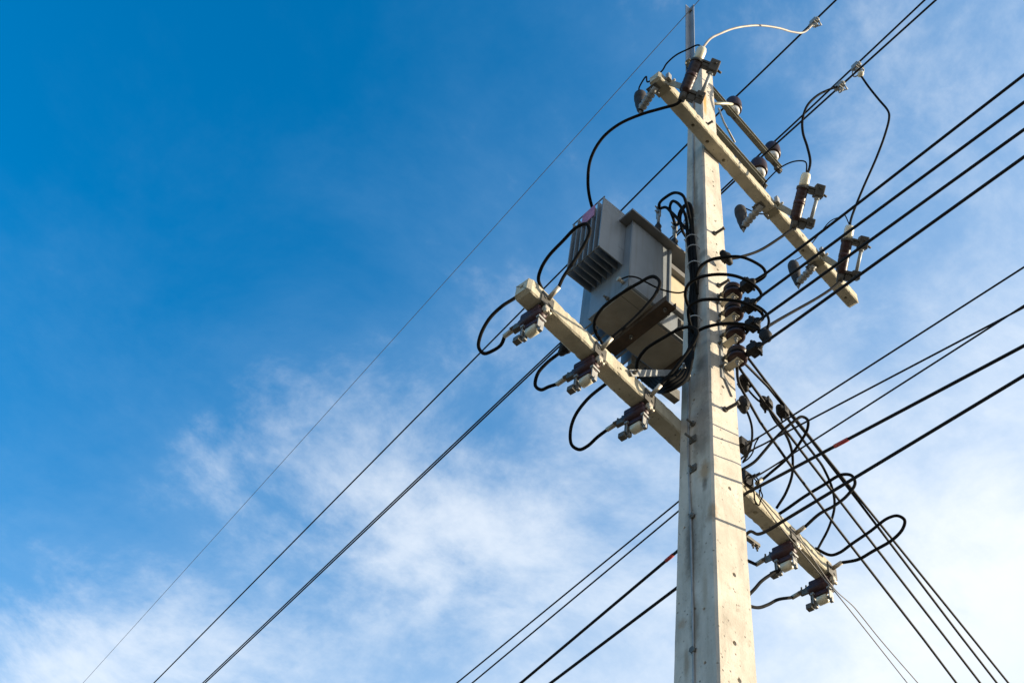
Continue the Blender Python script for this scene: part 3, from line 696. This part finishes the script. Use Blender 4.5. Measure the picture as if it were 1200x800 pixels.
# high voltage bushings further back on the lid
HB = []
for xx in (-.34, -.08, .18):
    b = Vector((xx, TY1-.08, TZ1+.04))
    o = MB().lathe([(0, .05), (.02, .05), (.03, .03), (.05, .046), (.06, .03), (.08, .046), (.09, .03), (.11, .045), (.12, .028), (.15, .024), (.17, .012)], b, (0, 0, 1), 14).build('high_voltage_bushing', 'brown', tr)
    HB.append(b+Vector((0, 0, .17)))

# ------------------------------------------------------------------ high voltage leads from the cutouts to the transformer
LG = 'leads from the cutouts down to the transformer'
cable('transformer_lead', 'black lead swinging wide from pole-top cutout down to the transformer', 'cable', [K1[0], (793, 122), (776, 127), (752, 134), (725, 146), (705, 163), (692, 187), (689, 214), (692, 236), (698, 252), HB[0]], .0115, 'cable', LG)
cable('transformer_lead', 'black lead sagging from the middle cutout to a splice at the pole', 'cable', [K2[0], (915, 278), (893, 292), (875, 299), W(855, 303, Y=-hw(7.6)-.07), (838, 303), (824, 310), (816, 325), W(815, 338, X=-hw(7.3)-.04)], .010, 'cable', LG)
cable('transformer_lead', 'black lead sagging from the far cutout towards the spool insulators', 'cable', [K3[0], (976, 337), (958, 349), (935, 362), (912, 375), (899, 383), W(889, 389, Y=-.30)], .010, 'cable', LG)

# ------------------------------------------------------------------ low voltage bundle strapped to the pole
bd = thing('cable_bundle', 'bundle of black cables strapped down the shaded pole face and coiled underneath', 'cable bundle', (-.12, 0, 6.5))
def lx(z): return -hw(z)-.020
offs = [(-.012, -.022), (-.012, .0), (-.012, .022), (.004, -.012), (.004, .012)]
tops = [[B1, (773, 238), (779, 232), (790, 226), (800, 229), (805, 242)], [B1, (780, 243), (786, 248), (793, 255), (800, 264)], [B2, (789, 256), (785, 244), (788, 236), (795, 239), (803, 252)], [B2, (795, 262), (796, 250), (801, 242), (806, 240), (810, 250)], [B3, (800, 271), (797, 256), (800, 246), (806, 238), (811, 246)]]
for i, tp in enumerate(tops):
    ox, oy = offs[i]
    body = []
    for (px, py, zz) in ((810, 275, 7.8), (812.5, 300, 7.55), (815, 328, 7.25), (813.5, 352, 7.05), (813, 376, 6.88), (813, 394, 6.70)):
        p = W(px, py, X=lx(zz)); body.append(p+Vector((ox, oy, 0)))
    k = i-2
    coil = [W(807+k*1.6, 420+k*2, X=-.17-.015*i), W(797+k*2.5, 441+k*2.8, X=-.22-.015*i), W(782+k*1.2, 450+k*3.6, X=-.28-.01*i), W(764-k*1.5, 445+k*3.2, Y=.28+.01*i), W(752-k*2, 436+k*2, Y=.34+.01*i)]
    cable('cable', None, None, tp+body+coil, .0105, 'cable', parent=bd)
for (px, py, zz) in ((808.5, 260, 7.95), (811, 281, 7.75), (812.5, 293, 7.6), (813.5, 312, 7.4), (814, 376, 6.9)):
    p = W(px, py, X=lx(zz)-.004)
    MB().ring(p, (0, .05, 1), .040, .0035, 16, 6).build('tie', 'tie', bd)
p = W(802.5, 438, X=-.20); MB().ring(p, (.4, -.3, .4), .042, .006, 14, 6).bolt(p+Vector((-.03, -.02, 0)), (-1, -1, 0), .014, .04).build('tie', 'galv', bd)
cable('earth_lead', 'thin dark earth lead drooping across the transformer tank to the pole', 'lead', [v0+Vector((-.03, 0, 0)), (737, 324), (746, 325), (758, 331), (772, 338), (786, 342), (797, 343), W(806, 340, X=-hw(7.2)-.01)], .0055, 'cable')

# ------------------------------------------------------------------ secondary rack with spool insulators
rk = thing('secondary_rack', 'steel rack of four brown spool insulators on the sunlit pole face', 'insulator rack', (-.01, -hw(6.7), 6.34))
ry = lambda z: -hw(z)-.003
mb = MB()
za, zb = 6.34, 7.13
mb._add([(-.017, -hw(za)-.008, za), (.003, -hw(za)-.008, za), (.003, -hw(zb)-.008, zb), (-.017, -hw(zb)-.008, zb), (-.017, -hw(za)-.001, za), (.003, -hw(za)-.001, za), (.003, -hw(zb)-.001, zb), (-.017, -hw(zb)-.001, zb)],
        [[0, 1, 2, 3], [7, 6, 5, 4], [0, 4, 5, 1], [1, 5, 6, 2], [2, 6, 7, 3], [3, 7, 4, 0]], False)
mb.cyl((.0, -hw(za)-.005, za+.02), (.06, -hw(za)-.006, za-.10), .005, .005, 8)
mb.build('strap', 'galv', rk)
SP = []
for i, (z, x) in enumerate(((7.085, .018), (6.895, .018), (6.692, .021), (6.487, .024))):
    y0 = -hw(z)-.006; yc = -.195; w = .024
    mb = MB()
    for dz in (-.045, .045):
        mb.box((x-w, yc-.022, z+dz-.003), (x+w, y0, z+dz+.003), .001)
    mb.box((x-w, y0-.004, z-.045), (x+w, y0, z+.045), .001)
    cl = mb.build('clevis', 'clevis', rk)
    MB().lathe([(-.041, .040), (-.036, .055), (-.018, .057), (-.008, .040), (.008, .040), (.018, .057), (.036, .055), (.041, .040)], (x, yc, z), (0, 0, 1), 18).build('spool_insulator', 'brown', rk)
    MB().cyl((x, yc, z-.085), (x, yc, z+.06), .0075, .0075, 8).cyl((x, yc, z-.06), (x, yc, z-.048), .014, .014, 6).build('spool_bolt', 'galv', rk)
    MB().bolt((x-.03, y0-.002, z+.012), (-.4, -1, 0), .010, .03).build('fixing_bolt', 'galv_dark', rk); MB().bolt((x-.045, y0+.004, z-.055), (0, -1, 0), .009, .028).build('fixing_bolt', 'galv_dark', rk)
    SP.append(Vector((x, yc, z)))

CG = 'insulated tap connectors on the low voltage wires'
def connector(P, d, label, sc_=1.0, side=None):
    d = Vector(d).normalized(); q = d.cross(Vector((0, 0, 1))).normalized(); u = q.cross(d)
    root = thing('tap_connector', label, 'connector', P, CG)
    T = frame(P, d*sc_, q*sc_, u*sc_)
    MB().lathe([(-.055, .012), (-.045, .020), (-.03, .024), (-.01, .036), (.01, .036), (.03, .024), (.045, .020), (.055, .012)], P, d, 10).box((-.03, -.034, -.030), (.03, .034, .026), .008, T).build('housing', 'conn', root)
    MB().cyl(T @ Vector((0, .015, .02)), T @ Vector((0, .018, .055)), .011*sc_, .008*sc_, 8).cyl(T @ Vector((.02, -.02, -.02)), T @ Vector((.024, -.024, -.05)), .009*sc_, .007*sc_, 8).build('shear_bolt', 'conn', root)
    return P
names = ('top', 'second', 'third', 'lowest')
LVG = 'low voltage wires from the spool rack'
rp = ((1200, 88), (1200, 120), (1200, 152), (1200, 184)); mp_ = ((898, 320), (892, 347), (894, 372), (898, 400)); cp = ((876, 334), (877, 358), (882, 380), (884, 409))
CN = []
for i in range(4):
    S = SP[i]; e = W(rp[i][0], rp[i][1], Z=S.z+.03)
    m_ = W(mp_[i][0], mp_[i][1], Y=-.42); c_ = W(cp[i][0], cp[i][1], Y=-.30)
    cable('low_voltage_wire', 'thick black low voltage wire from the %s spool insulator of the pole rack' % names[i], 'wire', [S+Vector((.046, .0, 0)), S+Vector((.04, -.05, 0)), c_, m_, e], .0086, 'line', LVG, 6, 8, 0, 28)
    MB().ring(S, (0, 0, 1), .046, .008, 16, 6).build('wire_tie', 'cable', rk)
    CN.append(connector(c_, e-c_, 'dark tap connector on the wire of the %s spool insulator' % names[i], 1.05))
PG = 'black cable loops between pole bundle and spool rack'
bx = lambda x, y, z: W(x, y, X=-hw(z)-.05)
cable('cable_loop', 'black cable loop crossing pole to top tap connector, highest of the loops', 'cable', [bx(817, 345, 7.1), (815, 328), (820, 313), (834, 304), (852, 301), (868, 301), W(884, 307, Y=-.40), (895, 315), (897, 322), (889, 329), CN[0]], .0095, 'cable', PG)
cable('cable_loop', 'black cable loop crossing pole face to second tap connector', 'cable', [bx(812, 368, 6.9), (806, 357), (803, 344), (807, 333), (820, 325), (840, 321.5), (860, 323), W(876, 329, Y=-.40), (888, 338), (892, 346), (886, 353), CN[1]], .0095, 'cable', PG)
cable('cable_loop', 'black cable loop crossing pole face to third tap connector', 'cable', [bx(812, 390, 6.7), (807, 372), (808, 359), (820, 352), (846, 351), (866, 353), W(881, 359, Y=-.38), (892, 366), (894, 373), CN[2]], .0095, 'cable', PG)
cable('cable_loop', 'black cable loop crossing pole face to lowest tap connector', 'cable', [bx(812, 400, 6.6), (818, 388), (836, 381), (860, 379), (880, 382), W(891, 388, Y=-.38), (896, 396), (893, 404), CN[3]], .0095, 'cable', PG)
cable('cable_loop', 'short black cable tail bent from second connector down to a pale clamp', 'cable', [CN[1]+Vector((.02, -.02, 0)), (888, 359), (897, 366), (901, 376), W(898, 390, Y=-.40)], .008, 'cable', PG)
connector(W(897, 393, Y=-.40), (.1, -.3, -1), 'small pale clamp hanging at the end of a short cable tail', .6)
connector(W(851, 302, Y=-hw(7.6)-.07), (1, 0.1, -.35), 'dark splice where the middle cutout lead crosses the pole', .75)

# wires leaving along the crossarm direction from the same rack
TG = 'low voltage wires leaving along the crossing street'
tdef = (((871, 412), (1182, 800), 6.60, 1), ((871, 424), (1168.5, 800), 6.52, 2), ((870, 436), (1149, 800), 6.46, 3), ((867, 452), (1121, 800), 6.40, 3))
tl = ('thin black wire leaving the third spool towards the crossing street', 'black crossing-street wire with a tap connector, next to the third spool wire', 'black wire leaving the lowest spool towards the crossing street', 'lowest thin black wire leaving the rack towards the crossing street')
TP = []
for i, (a, b, ze, si) in enumerate(tdef):
    st = W(a[0], a[1], X=.10); en = W(b[0], b[1], Z=ze)
    S = SP[min(si+1, 3)]
    cable('low_voltage_wire', tl[i], 'wire', [S+Vector((.03, .03, -.005*i)), st, en], .0082, 'line', TG, 6, 8, 0, 25)
    TP.append((st, en))
def onT(i, x):   # point of wire i under photo column x
    st, en = TP[i]; lo, hi = 0.0, 1.0
    for _ in range(40):
        t = (lo+hi)/2; p = st.lerp(en, t); d = p-CAM; px = 600+FPX*d.dot(RT)/d.dot(FW)
        if px < x: lo = t
        else: hi = t
    return st.lerp(en, t)
T1 = onT(1, 917); connector(T1, TP[1][1]-TP[1][0], 'dark tap connector on a crossing-street wire, farther from the pole', .9)
T2 = onT(2, 898); connector(T2, TP[2][1]-TP[2][0], 'dark tap connector on the lowest spool wire to the crossing street', .9)
T3 = W(872, 449, X=.17); connector(T3, (.3, .1, -1), 'dark tap connector tucked under the lowest spool insulator', .95)
T4 = W(871, 474, X=.15); connector(T4, (.2, .1, -1), 'dark tap connector hanging at the pole edge under the rack', .85)
cable('cable_loop', 'black tail dropping from the lowest spool to a hanging connector', 'cable', [SP[3]+Vector((.02, .03, -.03)), (866, 445), T3, (878, 458), (890, 470), T2], .0065, 'cable', 'drop cables beside the pole')

# ------------------------------------------------------------------ fuse switches on the lower arm
tilt_rnd = random.Random(5)
def fuse_switch(x, label, lug=.108):
    o = Aw(x, LY0, LZ0)
    root = thing('fuse_switch', label, 'fuse switch', o, 'low voltage fuse switches under the lower crossarm')
    T = frame(o, Aw(.80, 0, 0), Aw(0, .78, 0), (0, 0, .88)) @ Matrix.Rotation(tilt_rnd.uniform(-.05, .05), 4, 'Y') @ Matrix.Rotation(tilt_rnd.uniform(-.04, .04), 4, 'Z')
    V = lambda *a: T @ Vector(a)
    mb = MB(); mb.box((-.055, -.009, -.012), (.055, -.002, .085), .001, T); mb.box((-.045, -.010, -.013), (.045, .05, -.006), .001, T)
    mb.cyl(V(-.022, -.005, .045), V(-.022, -.014, .045), .010, .010, 6); mb.cyl(V(.022, -.005, .02), V(.022, -.014, .02), .010, .010, 6)
    mb.build('bracket', 'bracket', root)
    mb = MB(); mb.lathe([(.0, .026), (.01, .033), (.07, .037), (.125, .037), (.145, .033), (.152, .016)], V(0, .015, -.055), Aw(0, 1, 0), 14); mb.box((-.045, .02, -.050), (.045, .18, -.009), .010, T)
    mb.build('porcelain_base', 'purple', root)
    MB().box((-.014, .02, -.125), (.018, .175, -.092), .006, T).build('fuse_carrier', 'purple', root)
    MB().lathe([(0, .020), (.005, .027), (.062, .027), (.067, .020)], V(.012, .058, -.158), Aw(0, 1, 0), 16).build('ceramic_fuse', 'cream', root)
    for y, y2, yb in ((.028, .06, .02), (.165, .144, .15)):
        mb = MB(); mb.box((-.022, y-.004, -.185), (.030, y+.004, -.085), .002, T); mb.box((-.03, y-.014, -.115), (.036, y+.014, -.098), .003, T)
        mb.cyl(V(.012, y, -.158), V(.012, y2, -.158), .012, .012, 10); mb.box((.0, yb, -.203), (.025, yb+.026, -.172), .003, T)
        mb.build('contact_clip', 'galv', root)
    mb = MB(); mb.box((-.020, -.020, -.056), (.022, .016, -.020), .008, T); mb.cyl(V(.02, .0, -.045), V(.045, -.004, -.045), .009, .009, 8); mb.cyl(V(-.006, -.010, -.080), V(-.006, -.010, -.050), .010, .010, 8)
    mb.build('clamp', 'lug', root)
    mb = MB(); mb.box((-.028, .15, -.048), (.028, .285, -.038), .001, T); mb.box((-.028, .17, -.085), (-.020, .25, -.045), .001, T)
    mb.bolt(V(.0, .225, -.040), (0, 0, 1), .011, .04); mb.bolt(V(.0, .265, -.040), (0, 0, 1), .011, .04)
    mb.build('terminal_plate', 'galv_dark', root)
    mb = MB(); mb.box((-.03, .175, -.215), (.012, .225, -.175), .004, T); mb.box((-.012, .16, -.18), (-.004, .19, -.09), .001, T); mb.build('latch', 'galv_dark', root)
    # cable lugs
    mb = MB(); mb.box((-.016, -.022, .050), (.016, .0, .058), .001, T); mb.cyl(V(.0, -.012, .056), V(.0, -.092, lug), .0125, .0125, 12); mb.build('cable_lug', 'lug', root)
    mb = MB(); mb.box((-.014, .25, -.037), (.014, .30, -.031), .001, T); mb.cyl(V(0, .28, -.035), V(0, .355, -.045), .0135, .0135, 12); mb.build('cable_lug', 'lug', root)
    return V(.0, -.088, lug-.003), V(0, .35, -.044)
xs = [toA(W(641, 352, A=LY0)).x, toA(W(703, 411, A=LY0)).x, toA(W(761, 464, A=LY0)).x, toA(W(931, 622, A=LY0)).x, 1.315]
fl = ['fuse switch at the free end of the lower crossarm, clear of the transformer', 'fuse switch under the transformer, between two others on the lower crossarm', 'fuse switch nearest the pole on the transformer side of the lower crossarm',
      'fuse switch beside the pole on the short side of the lower crossarm', 'fuse switch at the tip of the short side of the lower crossarm']
FS = [fuse_switch(x, l, g_) for x, l, g_ in zip(xs, fl, (.108, .108, .108, .074, .074))]
FG = 'black cables looping from the fuse switches'
q = .0095
n_, f_ = FS[0]
cable('fuse_cable', 'black cable arching above the crossarm free end into the end fuse switch', 'cable', [n_, (660, 325), (672, 307), (685, 286), (691, 271), (687, 262.5), (675, 267), (660, 282), (643, 300), (634, 315), (631, 328), W(636, 340, A=.30)], q, 'cable', FG)
cable('fuse_cable', 'black cable loop hanging below the crossarm free end fuse switch', 'cable', [f_, (587, 404), (577, 411), (567, 414), (561, 407), (563, 393), (573, 374), (588, 359), (602, 350), W(615, 341, A=.30)], q, 'cable', FG)
n_, f_ = FS[1]
cable('fuse_cable', 'black cable arching in front of the tank bottom into the middle fuse switch', 'cable', [n_, (738, 378), (755, 361), (769, 343), (773, 330), (765, 324), (748, 332), (725, 346), (706, 361), (697, 376), (698, 389), W(706, 402, A=.30)], q, 'cable', FG)
cable('fuse_cable', 'black cable loop hanging below the middle fuse switch', 'cable', [f_, (643, 453), (634, 456.5), (627.5, 452), (630, 438), (641, 425), (655, 414), W(669, 403, A=.31)], q, 'cable', FG)
connector(W(663, 407, A=.31), Aw(.2, .9, -.2), 'dark cable sleeve poking out behind the lower crossarm', .7)
n_, f_ = FS[2]
cable('fuse_cable', 'black cable arching beside the pole into the fuse switch nearest it', 'cable', [n_, (790, 433), (803, 416), (814, 400), (817.5, 389), (811, 383.5), (799, 384.5), (777, 396), (757, 409), (748, 421), (746, 430), W(748, 443, A=.30)], q, 'cable', FG)
cable('fuse_cable', 'black cable loop hanging below the fuse switch nearest the pole', 'cable', [f_, (700, 512), (689, 522), (679, 526.5), (670, 521), (668.5, 505), (674, 487), (688, 468), (703, 455), W(724, 440, A=.30)], q, 'cable', FG)
n_, f_ = FS[3]
cable('fuse_cable', 'long flat black cable loop from the fuse switch beside the pole', 'cable', [n_, (960, 602), (978, 592), (993, 580), (1002, 566), (998, 557), (986, 556), (965, 568), (942, 582), (922, 596), W(908, 605, A=.28)], q, 'cable', FG)
cable('fuse_cable', 'short black cable from fuse switch running behind the pole', 'cable', [f_, (872, 656, .05), W(858, 668, Y=.40)], q, 'cable', FG)
n_, f_ = FS[4]
cable('fuse_cable', 'long flat black cable loop from the crossarm tip fuse switch', 'cable', [n_, (1006, 655), (1022, 646), (1046, 632), (1058, 619), (1060, 609), (1052, 604), (1040, 607), (1020, 622), (998, 637), (984, 647), (973, 650), Aw(1.18, .13, 6.10)], q, 'cable', FG)
cable('fuse_cable', 'black cable from the crossarm tip fuse switch drooping behind the pole', 'cable', [f_, (912, 702), (900, 708), (888, 711.5), W(872, 708, Y=.35)], q, 'cable', FG)
cable('fuse_cable', 'black cable curving under the short crossarm side to behind the pole', 'cable', [Aw(1.10, .30, 6.0), (924, 663), (908, 670), (893, 680), (884, 690), W(872, 702, Y=.36)], q, 'cable', FG)

# ------------------------------------------------------------------ service and telephone lines at the pole
SG = 'service lines passing the pole'
def at_x(a, b, x):
    lo, hi = 0., 1.
    for _ in range(40):
        t = (lo+hi)/2; p = a.lerp(b, t); d = p-CAM
        if 600+FPX*d.dot(RT)/d.dot(FW) < x: lo = t
        else: hi = t
    return a.lerp(b, t)
def through(L, q, Rr):
    a = W(L[0], L[1], X=.20); c = W(q[0], q[1], X=.20); e = W(Rr[0], Rr[1], X=.30)
    return [a, a.lerp(c, .5), a.lerp(c, .94), c, c.lerp(e, .06), c.lerp(e, .5), e]
cable('service_line', 'thin upper service line passing the pole above its twin', 'wire', through((535, 800), (880, 518), (1200, 313)), .0048, 'line', SG, 6, 8, 24, 24)
cable('service_line', 'thin service line passing the pole just below the upper one', 'wire', through((553, 800), (880, 528), (1200, 360)), .0048, 'line', SG, 6, 8, 24, 24)
s3b = W(914, 541, Z=5.8); s3c = W(1200, 358, Z=5.8)
cable('service_line', 'thin service line rising from the tangle at the pole edge', 'wire', [W(872, 562, X=.13), (882, 560), (893, 554), s3b, s3b.lerp(s3c, .1), s3b.lerp(s3c, .5), s3c], .0045, 'line', SG, 6, 8, 0, 24)
s4 = through((610, 800), (874, 578), (1200, 405))
cable('service_line', 'thick service line with a red sleeve where it nears the pole', 'wire', s4, .0082, 'line', SG, 6, 8, 24, 24)
a = s4[3]; b = s4[6]
tag(MB().cyl(at_x(a, b, 978), at_x(a, b, 994), .0105, .0105, 10).build('red_sleeve', 'red'), 'short red sleeve on the thick service line', 'sleeve')
tag(MB().cyl(at_x(s4[0], s4[3], 780), at_x(s4[0], s4[3], 789), .0100, .0100, 10).build('red_sleeve', 'red'), 'red tape band on the thick line just before the pole hides it', 'sleeve')
s5 = through((645, 800), (868, 632), (1200, 440)); s5b = s5[6]; s5a = W(918, 610, X=.21)
cable('service_line', 'lowest thick service line crossing in front of the short crossarm side', 'wire', s5[:4]+[W(879, 622.5, X=.20), (888, 625.5), (900, 621), s5a, s5a.lerp(s5b, .1), s5a.lerp(s5b, .5), s5b], .0082, 'line', SG, 6, 8, 24, 24)
# loops at the pole edge
DG = 'drop cables beside the pole'
cable('drop_cable', 'black drop cable looping out beside the pole and back to a lug', 'cable', [W(868, 551, Y=.05), (884, 541), (895, 529), (906, 516), (920, 502), (931, 493), W(940, 488, Y=-.2), (946.5, 492), (946, 503), (939, 516), (929, 530), (918, 541), (905, 552), W(892, 563, A=LY0-.01)], .0085, 'cable', DG)
cable('drop_cable', 'black drop cable falling from a crossing-street connector behind the short arm', 'cable', [T2, (908, 492), (919, 506), (926, 521), W(929, 538, A=.1), (928, 557), (921, 577), W(910, 595, A=.26)], .0085, 'cable', DG)
cable('drop_cable', 'black drop cable bowing down from a wire tail to behind the arm tip', 'cable', [T1, (930, 500), (943, 518), (956, 535), W(966, 550, A=.1), (975, 571), (978, 592), (972, 616), (962, 636), W(957, 645, A=.26)], .0085, 'cable', DG)
cable('drop_cable', 'thin black drop cable hugging the pole edge from hanging connector to clamp', 'cable', [T4, (877, 486), (881, 500), (881, 516), (877, 530), W(871, 541, Y=-.02)], .0065, 'cable', DG)
cable('drop_cable', 'thin curly wire from the upper service line into the pole clamp', 'cable', [W(890, 511, Y=-.17), (885, 520), (882, 530), (877, 537), W(870, 542, Y=-.01)], .004, 'cable', DG)
MB_ = MB(); P = W(873, 524, Y=-.0)
cl = thing('line_clamp', 'small black dead-end clamp bolted to the pole edge', 'clamp', P)
MB().box((-.06, -.03, -.03), (.02, .03, .03), .006, Matrix.Translation(P)).cyl(P+Vector((-.02, -.02, .0)), P+Vector((-.02, -.02, -.10)), .016, .012, 8).build('jaw', 'conn', cl)
MB().bolt(P+Vector((0, -.02, .02)), (.6, -1, .4), .012, .04).bolt(P+Vector((-.02, -.02, -.06)), (.6, -1, 0), .012, .04).build('clamp_bolt', 'galv_dark', cl)
P = W(884, 566, A=LY0-.02)
tg = thing('wire_tangle', 'tangle of thin black wire ends coiled at the root of the lower arm', 'wire tangle', P)
rnd = random.Random(11)
for k, (cx, cy, rx, ry) in enumerate(((884, 573, 6, 15), (880, 568, 7, 9), (888, 580, 5, 11), (878, 562, 5, 6))):
    pts = []
    for j in range(11):
        t = 2*math.pi*j/10+k; pts.append((cx+rx*math.cos(t)+rnd.uniform(-1, 1), cy+ry*math.sin(t)+rnd.uniform(-1, 1)))
    P0 = W(pts[0][0], pts[0][1], A=LY0-.02-.008*k)
    cable('coil', None, None, [P0]+pts[1:], .0042, 'cable', parent=tg, k=4, n=6)
P = W(876, 563, A=LY0-.0)
MB().box((-.04, -.02, -.05), (.03, .02, .05), .006, Matrix.Translation(P)).bolt(P+Vector((.02, -.02, .03)), (.5, -1, .5), .012, .05).build('clamp', 'conn', tg)
lp = W(887, 566, A=LY0-.012); MB().cyl(lp, W(893, 561, A=LY0-.012), .013, .013, 10).build('cable_lug', 'lug', tg)
lq = W(884, 636, Y=.10)
lo_ = thing('line_clamp', 'small dark bracket end showing behind the pole beside the fuse switch', 'clamp', lq)
MB().box((-.10, -.012, -.010), (.035, .012, .010), .003, Matrix.Translation(lq)).bolt(lq+Vector((.02, 0, -.01)), (0, 0, -1), .010, .03).bolt(lq+Vector((-.01, 0, -.01)), (0, 0, -1), .010, .03).build('bracket', 'galv_dark', lo_)
# telephone pair along the short arm and away
TPG = 'thin telephone wires along the short crossarm side'
cable('telephone_wire', 'thin telephone wire lying along the lower arm then running straight down away', 'wire', [W(886, 578, A=LY0-.03), (905, 605), (925, 630), (945, 653), W(964, 676, A=LY0-.03), W(977, 691, A=.02), W(1063.5, 800, Z=5.95)], .0036, 'bare', TPG, 6, 6, 0, 22)
cable('telephone_wire', 'thin wavy telephone wire beside the straight one below the arm tip', 'wire', [W(889, 580, A=LY0-.03), (912, 606), (940, 636), (958, 662), W(972, 682, A=LY0-.03), (982, 694), W(1000, 710, Z=5.97), W(1010, 722, Z=5.97), W(1030, 747, Z=5.96), W(1076, 800, Z=5.95)], .0034, 'bare', TPG, 6, 6, 0, 22)
